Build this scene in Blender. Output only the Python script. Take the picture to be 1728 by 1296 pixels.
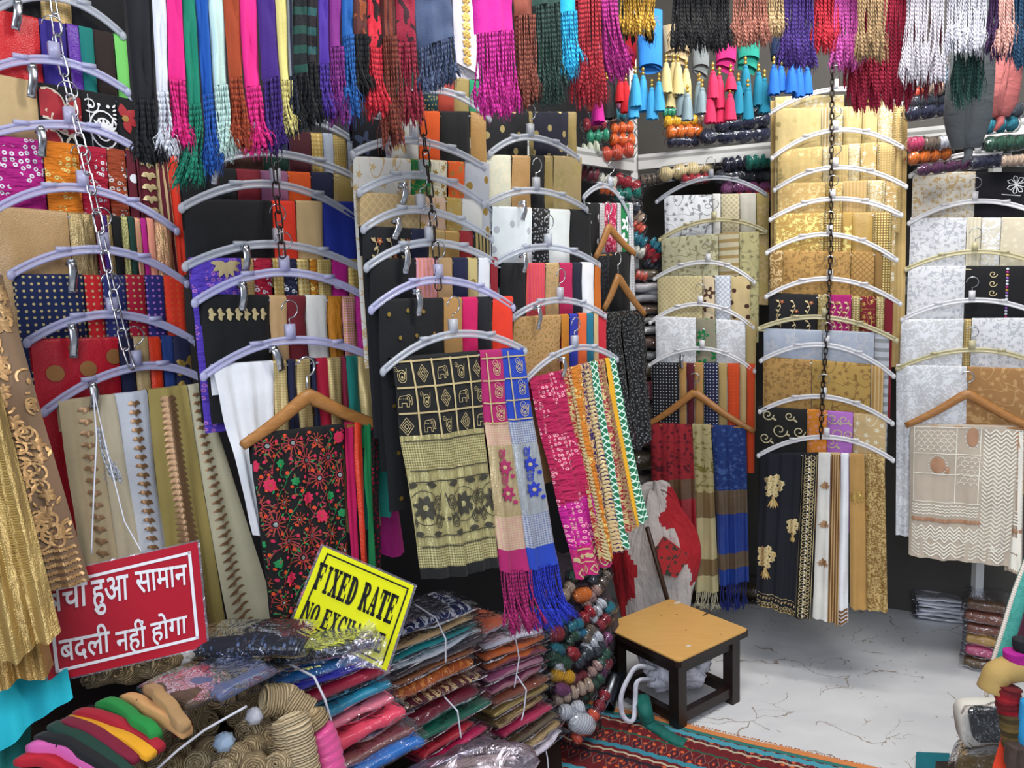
import bpy, math, random
from mathutils import Vector, Matrix
random.seed(7)
for _o in list(bpy.data.objects): bpy.data.objects.remove(_o)
S = bpy.context.scene
COL = S.collection
PI = math.pi
R = math.radians

# ---------------------------------------------------------------- camera
EYE = Vector((0, 0, 1.4)); PITCH = R(7.5); ROLL = R(2.0); FPX = 1350.0
FWD = Vector((0, math.cos(PITCH), -math.sin(PITCH)))
_r0 = Vector((1, 0, 0)); _u0 = Vector((0, math.sin(PITCH), math.cos(PITCH)))
CR = _r0*math.cos(ROLL) - _u0*math.sin(ROLL)
CU = _r0*math.sin(ROLL) + _u0*math.cos(ROLL)
cam = bpy.data.cameras.new('camera'); cam.sensor_width = 36; cam.lens = FPX*36/1728
cam.clip_start = 0.02
camo = bpy.data.objects.new('camera', cam); COL.objects.link(camo)
M = Matrix((CR, CU, -FWD)).transposed().to_4x4(); M.translation = EYE
camo.matrix_world = M; S.camera = camo

# ---------------------------------------------------------------- world, lights, exposure
W = bpy.data.worlds.new('daylight'); S.world = W; W.use_nodes = True
W.node_tree.nodes['Background'].inputs[0].default_value = (0.80, 0.88, 1.0, 1)
W.node_tree.nodes['Background'].inputs[1].default_value = 0.32
def area(name, loc, target, sx, sy, power, col):
    l = bpy.data.lights.new(name, 'AREA'); l.shape = 'RECTANGLE'; l.size = sx; l.size_y = sy
    l.energy = power; l.color = col
    o = bpy.data.objects.new(name, l); COL.objects.link(o); o.location = loc
    o.rotation_euler = (Vector(target)-Vector(loc)).to_track_quat('-Z', 'Y').to_euler()
    return o
area('open_shop_front_daylight', (-0.5, -1.3, 2.5), (0.2, 2.2, 1.0), 2.4, 1.6, 74, (0.86, 0.91, 1.0))
area('tube_light_over_aisle', (0.72, 1.25, 2.72), (0.80, 2.5, 0.9), 1.3, 0.25, 32, (1.0, 0.98, 0.95))
area('tube_light_by_corner', (1.15, 2.15, 2.66), (1.3, 3.0, 1.2), 0.7, 0.2, 18, (1.0, 0.97, 0.92))
vs = S.view_settings; vs.view_transform = 'Standard'; vs.look = 'None'; vs.gamma = 1; vs.exposure = 0.0
vs.use_curve_mapping = False
S.cycles.transparent_max_bounces = 10
S.cycles.max_bounces = 6

# ---------------------------------------------------------------- sight lines of the photograph
def ray(px, py): return FWD + CR*((px-864)/FPX) + CU*((648-py)/FPX)
def at_f(px, py, F):                       # point F metres in front of the eye, measured on the floor plan
    d = ray(px, py); return EYE + d*(F/d.y)
def at_z(px, py, z):                       # point on a level plane
    d = ray(px, py); return EYE + d*((z-EYE.z)/d.z)
def at_pl(px, py, p, n):                   # point on any plane
    d = ray(px, py); return EYE + d*((p-EYE).dot(n)/d.dot(n))
def px_of(p):
    v = Vector(p)-EYE; z = v.dot(FWD); return 864+FPX*v.dot(CR)/z, 648-FPX*v.dot(CU)/z
ORD = ['zeroth','first','second','third','fourth','fifth','sixth','seventh','eighth','ninth','tenth','eleventh','twelfth','thirteenth','fourteenth','fifteenth','sixteenth','seventeenth','eighteenth','nineteenth','twentieth']
def ordn(i):
    if i <= 20: return ORD[i]
    t = {2:'twenty',3:'thirty',4:'forty',5:'fifty'}
    if i % 10 == 0: return {2:'twentieth',3:'thirtieth',4:'fortieth',5:'fiftieth'}[i//10]
    return t[i//10]+'-'+ORD[i%10]

# ---------------------------------------------------------------- object helpers
def tag(o, label=None, cat=None, group=None, kind=None):
    if label: o['label'] = label
    if cat: o['category'] = cat
    if group: o['group'] = group
    if kind: o['kind'] = kind
    return o
def mesh(name, verts, faces, mats, mi=None, uvs=None, parent=None, origin=None, smooth=True):
    """one mesh object; verts in world space, stored about an origin of its own"""
    if origin is None:
        if parent is not None: origin = parent.matrix_basis.translation if parent.parent is None else Vector((0,0,0))
        else:
            zz = min(v[2] for v in verts); n = len(verts)
            origin = Vector((sum(v[0] for v in verts)/n, sum(v[1] for v in verts)/n, zz))
    base = origin
    me = bpy.data.meshes.new(name)
    me.from_pydata([(v[0]-base[0], v[1]-base[1], v[2]-base[2]) for v in verts], [], faces)
    if not isinstance(mats, (list, tuple)): mats = [mats]
    for m in mats: me.materials.append(m)
    if mi: me.polygons.foreach_set('material_index', mi)
    if smooth: me.polygons.foreach_set('use_smooth', [True]*len(faces))
    if uvs:
        ul = me.uv_layers.new(name='UVMap'); fl = []
        for f in faces:
            for i in f: fl += [uvs[i][0], uvs[i][1]]
        ul.data.foreach_set('uv', fl)
    me.update()
    o = bpy.data.objects.new(name, me); COL.objects.link(o)
    if parent is not None: o.parent = parent
    else: o.location = base
    return o
def wpos(o):
    p = Vector(o.location)
    while o.parent is not None: o = o.parent; p += o.location
    return p
def sub(name, verts, faces, mats, parent, **k):
    """a part: same, but kept relative to wherever its parent stands"""
    return mesh(name, verts, faces, mats, parent=parent, origin=wpos(parent), **k)
def empty(name, loc):
    o = bpy.data.objects.new(name, None); COL.objects.link(o); o.location = loc; o.empty_display_size = .05; return o
class G:
    """collects geometry"""
    def __init__(s): s.v=[]; s.f=[]; s.m=[]; s.uv=[]
    def add(s, vs, fs, mi=0, uvs=None):
        b=len(s.v); s.v += [tuple(v) for v in vs]; s.f += [tuple(i+b for i in f) for f in fs]; s.m += [mi]*len(fs)
        s.uv += uvs if uvs else [(v[0], v[2]) for v in vs]
    def box(s, c, x, y, z, mi=0):
        c=Vector(c); x=Vector(x); y=Vector(y); z=Vector(z)
        vs=[c+x*a+y*b+z*d for a in(-1,1) for b in(-1,1) for d in(-1,1)]
        s.add(vs,[(0,1,3,2),(4,6,7,5),(0,4,5,1),(2,3,7,6),(0,2,6,4),(1,5,7,3)],mi)
    def tube(s, pts, rad, seg=6, mi=0, closed=False, flat=None, cap=True):
        """tube along pts; rad number or list; flat=(axis, factor) squashes it along an axis"""
        n=len(pts); pts=[Vector(p) for p in pts]; b=len(s.v); vs=[]; fs=[]; uv=[]
        up=None; L=0
        for i,p in enumerate(pts):
            a=pts[i-1] if (i>0 or closed) else p; c=pts[(i+1)%n] if (i<n-1 or closed) else p
            t=(c-a)
            if t.length<1e-9: t=Vector((0,0,1))
            t.normalize()
            if up is None:
                up=Vector((0,0,1)) if abs(t.z)<.9 else Vector((1,0,0))
            x=t.cross(up)
            if x.length<1e-6: x=t.orthogonal()
            x.normalize(); y=x.cross(t).normalized(); up=y
            r=rad[i] if isinstance(rad,(list,tuple)) else rad
            if i: L+=(p-pts[i-1]).length
            for k in range(seg):
                an=2*PI*k/seg; d=x*math.cos(an)*r+y*math.sin(an)*r
                if flat: d -= flat[0]*d.dot(flat[0])*(1-flat[1])
                vs.append(p+d); uv.append((k/seg*.05, L))
        for i in range(n if closed else n-1):
            j=(i+1)%n
            for k in range(seg):
                l=(k+1)%seg; fs.append((i*seg+k,i*seg+l,j*seg+l,j*seg+k))
        if cap and not closed:
            fs.append(tuple(range(seg-1,-1,-1))); fs.append(tuple((n-1)*seg+k for k in range(seg)))
        s.add(vs,fs,mi,uv)
    def blob(s, c, ax, ay, az, nu=10, nv=7, fn=None, mi=0):
        c=Vector(c); ax=Vector(ax); ay=Vector(ay); az=Vector(az); vs=[]; fs=[]; uv=[]
        for j in range(nv+1):
            ph=PI*j/nv
            for i in range(nu):
                th=2*PI*i/nu; k=fn(th,ph) if fn else 1
                vs.append(c+(ax*math.cos(th)*math.sin(ph)+ay*math.sin(th)*math.sin(ph)+az*math.cos(ph))*k)
                uv.append((th*ax.length, ph*az.length))
        for j in range(nv):
            for i in range(nu):
                l=(i+1)%nu; fs.append((j*nu+i,(j+1)*nu+i,(j+1)*nu+l,j*nu+l))
        s.add(vs,fs,mi,uv)
    def make(s,name,mats,parent=None,smooth=True,origin=None):
        if parent is not None: return sub(name,s.v,s.f,mats,parent,mi=s.m,uvs=s.uv,smooth=smooth)
        return mesh(name,s.v,s.f,mats,mi=s.m,uvs=s.uv,smooth=smooth,origin=origin)
_perm=[random.random() for _ in range(512)]
def hsh(i,j=0): return _perm[(i*57+j*131)%512]
def vn(x,y=0.0):
    """smooth value noise, -1..1"""
    i=math.floor(x); j=math.floor(y); a=x-i; b=y-j; a=a*a*(3-2*a); b=b*b*(3-2*b)
    return 2*((hsh(i,j)*(1-a)+hsh(i+1,j)*a)*(1-b)+(hsh(i,j+1)*(1-a)+hsh(i+1,j+1)*a)*b)-1
# ---------------------------------------------------------------- colours (as the eye names them) and procedural cloth
HEX = dict(black='0b0b10', charcoal='24262b', white='e9ecf2', cream='e2dcc2', offwhite='d9d8d2', beige='bd9a6c', tan='b4884f', sand='c9ad7d',
 gold='b5954a', palegold='cbb87c', mustard='c07a14', yellow='e2b021', paleyellow='e6d685', orange='e2591a', rust='9c3f1d', redorange='e8381f', brown='4c2f22',
 darkbrown='2a1a17', red='cc1a28', crimson='b30f35', maroon='5f0f22', wine='7b1530', coral='e0574f', peach='e6967d', pink='ec2d8c', lightpink='f0a5b4', magenta='b3127f',
 hotpink='d1125f', purple='43217f', violet='6a2fb0', plum='7a2277', lilac='b774c9', navy='141a3e', royalblue='1b2f96', blue='1b4fa3', brightblue='2b7fd0', cyan='1fa6d6',
 teal='0e7b74', seateal='19b3b4', green='0f7a3e', darkgreen='103b2e', emerald='159263', lime='7bd46b', olive='7f7638', grey='8b8f92', silver='b9bcc4', slate='42506f', dustypink='b3776a',
 mint='d3ebe0', greyblue='aab4c4', indigo='3a2b8c', mauve='9b6285', darkslate='3c4248', khaki='9a8752', salmon='d4706c',
 straw='d2bd85', wheat='c8ad72', fawn='bf9f64', honey='b8954f', camel='b58d50', bronze='8f6d3a')
def lin(h):
    h = HEX.get(h, h); out = []
    for i in (0, 2, 4):
        c = int(h[i:i+2], 16)/255
        out.append(c/12.92 if c <= .04045 else ((c+.055)/1.055)**2.4)
    return (*out, 1)
class N:
    def __init__(s, name):
        s.mat = bpy.data.materials.new(name); s.mat.use_nodes = True; s.t = s.mat.node_tree; s.t.nodes.clear()
        s.out = s.t.nodes.new('ShaderNodeOutputMaterial')
    def put(s, sock, v):
        if isinstance(v, bpy.types.NodeSocket): s.t.links.new(v, sock)
        else: sock.default_value = v
    def n(s, typ, ins=None, **pr):
        nd = s.t.nodes.new('ShaderNode'+typ)
        for k, v in pr.items(): setattr(nd, k, v)
        for k, v in (ins or {}).items(): s.put(nd.inputs[k], v)
        return nd
    def m(s, op, a, b=0.0, c=None):
        nd = s.n('Math', {0: a, 1: b}, operation=op)
        if c is not None: s.put(nd.inputs[2], c)
        return nd.outputs[0]
    def mix(s, f, a, b):
        nd = s.n('Mix', data_type='RGBA'); s.put(nd.inputs[0], f); s.put(nd.inputs[6], a); s.put(nd.inputs[7], b); return nd.outputs[2]
    def uv(s): return s.n('TexCoord').outputs['UV']
    def sep(s, v): x = s.n('SeparateXYZ', {0: v}); return x.outputs[0], x.outputs[1]
    def scl(s, v, x, y): return s.n('Mapping', {'Vector': v, 'Scale': (x, y, 1)}).outputs[0]
    def noise(s, v, sc, det=3, dist=0.0): return s.n('TexNoise', {'Vector': v, 'Scale': sc, 'Detail': det, 'Distortion': dist}, noise_dimensions='2D').outputs[0]
    def vor(s, v, sc, rnd=1.0, feat='F1'): return s.n('TexVoronoi', {'Vector': v, 'Scale': sc, 'Randomness': rnd}, voronoi_dimensions='2D', feature=feat)
    def lt(s, a, b): return s.m('LESS_THAN', a, b)
    def gt(s, a, b): return s.m('GREATER_THAN', a, b)
    def line(s, x, sc, w): return s.lt(s.m('FRACT', s.m('MULTIPLY', x, sc)), w)
    def near(s, a, c, w): return s.lt(s.m('ABSOLUTE', s.m('SUBTRACT', a, c)), w)
    def bsdf(s, **ins):
        b = s.n('BsdfPrincipled')
        for k, v in ins.items(): s.put(b.inputs[k.replace('_', ' ')], v)
        s.t.links.new(b.outputs[0], s.out.inputs[0]); return b
def simple(name, col, rough=.6, metal=0.0, **k):
    x = N(name); x.bsdf(Base_Color=lin(col), Roughness=rough, Metallic=metal, **k); return x.mat
PATWORD = dict(plain='', dots='dotted', bigdots='studded', band='tie-dyed', floral='floral', scroll='scroll-embroidered', lace='lace', zari='zari', brocade='brocade',
 lattice='lattice', stripeh='striped', stripev='striped', animal='printed', seq='sequinned', silk='silk', check='checked', tissue='tissue', wrinkle='crinkled', vine='vine-printed', beads='beaded', plaid='plaid', dense='embroidered')
_fm = {}
def fab(c1, pat='plain', c2=None):
    key = (c1, pat, c2)
    if key in _fm: return _fm[key]
    x = N('cloth_%s_%s_%s' % key); uv = x.uv(); u, v = x.sep(uv)
    A = lin(c1); B = lin(c2) if c2 else lin('gold')
    rough, metal, sheen = .85, 0.0, .04
    f = None; wr = .35; wsc = (9, 5)
    def petals(sc, n, r0, amp, rnd=.6):
        vo = x.vor(uv, sc, rnd); d = vo.outputs['Distance']
        rel = x.n('VectorMath', {0: uv, 1: vo.outputs['Position']}, operation='SUBTRACT').outputs[0]
        a, b = x.sep(rel); th = x.m('ARCTAN2', b, a)
        rr = x.m('MULTIPLY_ADD', x.m('COSINE', x.m('MULTIPLY', th, float(n))), amp, r0)
        return d, x.lt(d, rr)
    if pat == 'dots': f = x.lt(x.vor(uv, 85, .12).outputs['Distance'], .2)
    elif pat == 'bigdots': f = x.lt(x.vor(uv, 19, .35).outputs['Distance'], .16)
    elif pat == 'band':
        d = x.vor(uv, 84, .5).outputs['Distance']; ring = x.near(d, .22, .10)
        f = x.m('MULTIPLY', ring, x.gt(x.noise(uv, 14, 1), .5)); wr = .9; wsc = (14, 60)
    elif pat == 'floral': d, g = petals(15, 5, .27, .1); f = x.m('MULTIPLY', g, x.gt(d, .09))
    elif pat == 'brocade':
        d, g = petals(24, 6, .3, .09, .15); f = x.m('MULTIPLY', g, x.gt(x.m('SINE', x.m('MULTIPLY', d, 60.0)), -.3))
    elif pat == 'scroll': f = x.m('MAXIMUM', x.near(x.noise(uv, 34, 0, 1.4), .5, .035), petals(40, 5, .2, .08)[1])
    elif pat == 'vine': f = x.m('MAXIMUM', x.near(x.noise(uv, 18, 0, 1.2), .5, .026), petals(30, 5, .17, .07)[1])
    elif pat == 'lace': f = x.m('MAXIMUM', x.near(x.noise(uv, 42, 1, .6), .5, .05), x.lt(x.vor(uv, 62, .8).outputs['Distance'], .2))
    elif pat == 'lattice':
        p = x.m('ADD', u, v); q = x.m('SUBTRACT', u, v); f = x.m('MAXIMUM', x.line(p, 55, .22), x.line(q, 55, .22))
    elif pat == 'check': f = x.m('MAXIMUM', x.line(u, 17, .07), x.line(v, 17, .07))
    elif pat == 'plaid': f = x.m('MAXIMUM', x.line(u, 40, .2), x.line(v, 22, .25))
    elif pat == 'stripeh': f = x.line(v, 34, .42)
    elif pat == 'stripev': f = x.line(u, 95, .4)
    elif pat == 'animal': f = x.gt(x.noise(x.scl(uv, 1, .6), 62, 2, .6), .52)
    elif pat == 'seq': f = x.lt(x.vor(uv, 110, 1).outputs['Distance'], .24)
    elif pat == 'dense':
        f = x.gt(x.noise(uv, 95, 3, 1.6), .5); metal = .3; rough = .5
    elif pat == 'zari':
        f = x.gt(x.m('MULTIPLY', x.m('SINE', x.m('MULTIPLY', x.m('ADD', u, v), 620.0)), x.m('SINE', x.m('MULTIPLY', x.m('SUBTRACT', u, v), 620.0))), 0.05); metal = .35; rough = .45
    elif pat == 'beads': f = x.lt(x.vor(uv, 120, .0).outputs['Distance'], .33); metal = .3; rough = .5
    elif pat == 'silk': rough = .36; sheen = .12; f = x.m('MULTIPLY', x.noise(x.scl(uv, 1, 260), 3, 1), .35)
    elif pat == 'tissue': rough = .38; metal = .45; f = x.noise(x.scl(uv, 30, 5), 3, 4); wr = 1.0; wsc = (30, 6)
    elif pat == 'wrinkle': wr = 1.0; wsc = (26, 9); rough = .7
    var = x.noise(uv, 11, 4); k = x.m('MULTIPLY_ADD', var, .36, .80)
    col = x.mix(f, A, B) if f is not None else x.n('RGB').outputs[0]
    if f is None: col.node.outputs[0].default_value = A
    colv = x.n('VectorMath', {0: col, 3: k}, operation='SCALE').outputs[0]
    bmp = x.n('Bump', {'Height': x.noise(x.scl(uv, *wsc), 1.6, 4), 'Strength': min(1, wr), 'Distance': .012})
    h2 = x.n('Bump', {'Height': f if f is not None and pat not in ('silk', 'tissue', 'stripeh', 'stripev', 'plaid', 'animal') else x.noise(uv, 420, 1), 'Strength': .6 if f is not None else .3, 'Distance': .005 if pat in ('lace', 'scroll', 'vine', 'dense') else .0012, 'Normal': bmp.outputs[0]})
    ins = dict(Base_Color=colv, Roughness=rough, Metallic=metal, Normal=h2.outputs[0], Sheen_Weight=sheen, Sheen_Roughness=.4)
    goldy = c2 in ('gold', 'palegold') and pat in ('scroll', 'brocade', 'seq', 'bigdots', 'floral', 'vine', 'check', 'lattice') or pat == 'seq'
    if goldy:
        ins['Metallic'] = x.m('MULTIPLY', f, .55); ins['Roughness'] = x.m('MULTIPLY_ADD', f, -.4, .82)
    x.bsdf(**ins); _fm[key] = x.mat; return x.mat
def plasticmat(name, col, a=.5):
    x = N(name)
    p = x.n('BsdfPrincipled', {'Base Color': lin(col), 'Roughness': .3, 'Transmission Weight': 0.0, 'Subsurface Weight': 0.0, 'Coat Weight': .3})
    tr = x.n('BsdfTransparent', {'Color': lin(col)}); mx = x.n('MixShader', {0: a}); x.t.links.new(tr.outputs[0], mx.inputs[1]); x.t.links.new(p.outputs[0], mx.inputs[2])
    x.t.links.new(mx.outputs[0], x.out.inputs[0]); return x.mat
HANG_L = plasticmat('frosted_lavender_plastic', 'dadaf7', .58)
HANG_C = plasticmat('frosted_clear_plastic', 'e2e6ee', .5)
HANG_R = plasticmat('frosted_white_plastic', 'f0f0f3', .72)
HANG_Y = plasticmat('yellowed_clear_plastic', 'd8cfa6', .75)
def woodmat(name, a, b, sc=10):
    x = N(name); tc = x.n('TexCoord').outputs['Object']; mp = x.n('Mapping', {'Vector': tc, 'Scale': (sc, sc, sc*5)}).outputs[0]
    nz = x.n('TexNoise', {'Vector': mp, 'Scale': 2.2, 'Detail': 5, 'Distortion': 1.2}).outputs[0]
    x.bsdf(Base_Color=x.mix(nz, lin(a), lin(b)), Roughness=.42); return x.mat
WOOD = woodmat('varnished_beech', 'c98f4e', '8a5527', 14)
DARKWOOD = woodmat('dark_stained_wood', '2a1a15', '120b0a', 8)
STEEL = simple('bright_steel', 'c9ccd2', .25, 1.0)
IRON = simple('dark_iron', '3a3330', .45, .9)
WHITEPAINT = simple('white_painted_metal', 'd6d7d6', .45)
BRASS = simple('gilt_bead', 'd8b45a', .3, .85)
PEARL = simple('pearl_bead', 'efeadf', .25)
GOLDT = simple('gold_thread', 'bf9c56', .42, .55)
GOLDP = simple('pale_gold_thread', 'd9c592', .42, .4)
COPPER = simple('rose_gold_thread', 'b08a66', .4, .5)
WHITET = simple('white_thread', 'f1f1f1', .7)
STRING = simple('pale_plastic_string', 'd5d6e2', .4)
def filmmat(name, tint='f4f6ff', base=.015, rough=.10):
    x = N(name); tc = x.n('TexCoord').outputs['Object']
    n1 = x.n('TexNoise', {'Vector': tc, 'Scale': 24.0, 'Detail': 3.0, 'Distortion': 2.0}).outputs[0]
    bm = x.n('Bump', {'Height': n1, 'Strength': .8, 'Distance': .006})
    fr = x.n('Fresnel', {'IOR': 1.16, 'Normal': bm.outputs[0]}).outputs[0]
    ridge = x.m('MULTIPLY', x.near(n1, .5, .009), .22)
    fac = x.m('MINIMUM', x.m('ADD', x.m('ADD', fr, base), ridge), .85)
    gl = x.n('BsdfGlossy', {'Color': lin(tint), 'Roughness': rough, 'Normal': bm.outputs[0]}); tr = x.n('BsdfTransparent', {'Color': (1, 1, 1, 1)})
    mx = x.n('MixShader', {0: fac}); x.t.links.new(tr.outputs[0], mx.inputs[1]); x.t.links.new(gl.outputs[0], mx.inputs[2])
    x.t.links.new(mx.outputs[0], x.out.inputs[0]); return x.mat
FILM = filmmat('clear_plastic_film')
BAGFILM = filmmat('cloudy_plastic_bag', 'e6dfee', .22, .3)
def cordmat(c):
    key = ('cord', c)
    if key not in _fm:
        x = N('cord_'+c); uv = x.uv(); u, v = x.sep(uv)
        tw = x.m('SINE', x.m('ADD', x.m('MULTIPLY', v, 700.0), x.m('MULTIPLY', u, 120.0)))
        col = x.n('VectorMath', {0: lin(c)[:3], 3: x.m('MULTIPLY_ADD', tw, .16, .95)}, operation='SCALE').outputs[0]
        x.bsdf(Base_Color=col, Roughness=.8, Sheen_Weight=.03, Normal=x.n('Bump', {'Height': tw, 'Strength': .6, 'Distance': .002}).outputs[0]); _fm[key] = x.mat
    return _fm[key]
# ---------------------------------------------------------------- the room
def struct(name, g, mats): return tag(g.make(name, mats, smooth=False), kind='structure')
def floormat():
    x = N('white_cracked_floor_sheet'); uv = x.uv()
    wob = x.n('TexNoise', {'Vector': uv, 'Scale': 2.6, 'Detail': 5.0}, noise_dimensions='2D').outputs[1]
    wv = x.n('VectorMath', {0: uv, 1: x.n('VectorMath', {0: wob, 3: .42}, operation='SCALE').outputs[0]}, operation='ADD').outputs[0]
    e = x.vor(x.scl(wv, 1, 1.7), 2.3, 1, 'DISTANCE_TO_EDGE').outputs['Distance']
    mask = x.gt(x.noise(uv, 3.2, 3), .50); crack = x.m('MULTIPLY', x.lt(e, .007), mask)
    e2 = x.vor(x.scl(wv, 1.2, 2.0), 5.5, 1, 'DISTANCE_TO_EDGE').outputs['Distance']
    crack = x.m('MAXIMUM', crack, x.m('MULTIPLY', x.lt(e2, .010), x.gt(x.noise(uv, 5.1, 3), .60)))
    spots = x.m('MULTIPLY', x.lt(x.vor(uv, 16).outputs['Distance'], .05), x.gt(x.noise(uv, 4, 1), .55))
    base = x.mix(x.noise(x.scl(wv, 1, 3), 2.2, 5), lin('c9cbd0'), lin('f0f0f0'))
    col = x.mix(x.m('MAXIMUM', crack, spots), base, lin('a5988e'))
    x.bsdf(Base_Color=col, Roughness=.42, Normal=x.n('Bump', {'Height': x.noise(x.scl(uv, 1.5, 4), 1.4, 2), 'Strength': .25, 'Distance': .02}).outputs[0]); return x.mat
def wallmat(name, a, b):
    x = N(name); tc = x.n('TexCoord').outputs['Object']
    n = x.n('TexNoise', {'Vector': tc, 'Scale': 5.0, 'Detail': 5.0}).outputs[0]
    x.bsdf(Base_Color=x.mix(n, lin(a), lin(b)), Roughness=.8); return x.mat
WALLM = wallmat('painted_wall', '44423f', '5a5752')
DARKW = wallmat('dark_panel_wall', '1b1a1c', '26242a')
CEILM = wallmat('painted_ceiling', 'cfccc4', 'dad8d2')
g = G(); g.add([(-3, -.8, 0), (3.4, -.8, 0), (3.4, 4.6, 0), (-3, 4.6, 0)], [(0, 1, 2, 3)], 0, [(-3, -.8), (3.4, -.8), (3.4, 4.6), (-3, 4.6)])
g.box((.2, 1.9, -.05), (3.2, 0, 0), (0, 2.7, 0), (0, 0, .049)); struct('floor', g, floormat())
WC = Vector((.50, 3.66, 0))                                   # corner of the two walls
LD = Vector((-.656, -.755, 0)); RD = Vector((.891, -.454, 0))  # along the walls, away from the corner
LN = Vector((.755, -.656, 0)); RN = Vector((-.454, -.891, 0))  # into the room
def wall(name, p, d, n, L, m):
    g = G(); g.box(p+d*(L/2)-n*.05+Vector((0, 0, 1.4)), d*(L/2), n*.05, (0, 0, 1.4)); struct(name, g, m)
wall('wall_left', WC, LD, LN, 3.6, DARKW)
wall('wall_back', WC, RD, RN, 2.9, WALLM)
g = G(); g.box((.2, 2.4, 2.85), (3.2, 0, 0), (0, 2.3, 0), (0, 0, .05)); struct('ceiling', g, CEILM)
# shelves along both walls
SC = at_f(1071, 300, 3.2); SC.z = 0
SLD = Vector((-.656, -.755, 0)); SRD = (at_f(1305, 240, 2.99)-at_f(1071, 262, 3.2)); SRD.z = 0; SRD.normalize()
SRN = Vector((SRD.y, -SRD.x, 0))
def shelf(z, start, d, n, L, name='wall_shelf', depth=.36, label=''):
    e = empty(name, start+Vector((0, 0, z))); tag(e, label, 'shelf')
    b = G(); c = start+d*(L/2)-n*(depth/2)+Vector((0, 0, z-.012)); b.box(c, d*(L/2), n*(depth/2), (0, 0, .012)); b.make('shelf_board', WHITEPAINT, e, smooth=False)
    l = G(); l.box(start+d*(L/2)-n*.008+Vector((0, 0, z-.034)), d*(L/2), n*.008, (0, 0, .022)); l.make('front_lip', WHITEPAINT, e, smooth=False)
    return e
ZSH = at_f(1071, 264, 3.2).z
shelf(ZSH, SC, SLD, LN, .95, label='white metal shelf running along the wall behind the black net cloths')
shelf(ZSH-.5, SC, SLD, LN, .95, label='lower white metal shelf of yarn behind the black dresses')
shelf(ZSH+.005, SC+SRD*.015, SRD, SRN, 1.9, label='long white metal shelf on the back wall over the white and tan cloths')
shelf(ZSH-.5, SC+SRD*.015, SRD, SRN, 1.9, label='lower white metal shelf on the back wall behind the hanging cloths')
def post(p, label):
    g = G(); g.box(p+Vector((0, 0, 1.35)), (.014, 0, 0), (0, .014, 0), (0, 0, 1.35)); tag(g.make('shelf_post', WHITEPAINT, smooth=False), label, 'shelf post')
post(SC+Vector((0, .02, 0)), 'slim white metal post where the two wall shelves meet')
post(SC+SRD*1.22-SRN*.02, 'slim white metal post behind the grey hanging bag')

# low benches carrying the heaps
def bench(x0, x1, y0, y1, z, label, rot=0):
    e = empty('display_bench', ((x0+x1)/2, (y0+y1)/2, 0)); tag(e, label, 'bench'); c = Vector(((x0+x1)/2, (y0+y1)/2, 0)); r = Matrix.Rotation(rot, 3, 'Z')
    hx = r @ Vector(((x1-x0)/2, 0, 0)); hy = r @ Vector((0, (y1-y0)/2, 0))
    g = G(); g.box(c+Vector((0, 0, z-.015)), hx, hy, (0, 0, .015)); g.make('bench_top', DARKWOOD, e, smooth=False)
    g = G(); g.box(c+Vector((0, 0, (z-.03)/2)), hx*.96, hy*.96, (0, 0, (z-.03)/2)); g.make('plinth', DARKWOOD, e, smooth=False)
bench(-1.15, -.41, .72, 1.62, .665, 'dark wooden bench under the brown rolled scarves and red sign')
bench(-.40, -.16, .95, 1.46, .40, 'dark wooden step under the blue, crimson and coral packs')
bench(-.33, -.005, 1.48, 1.95, .28, 'dark wooden step under the orange and maroon packs', 0)
bench(-.03, .10, 1.97, 2.3, .08, 'dark wooden plank under the yarn skeins')
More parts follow.
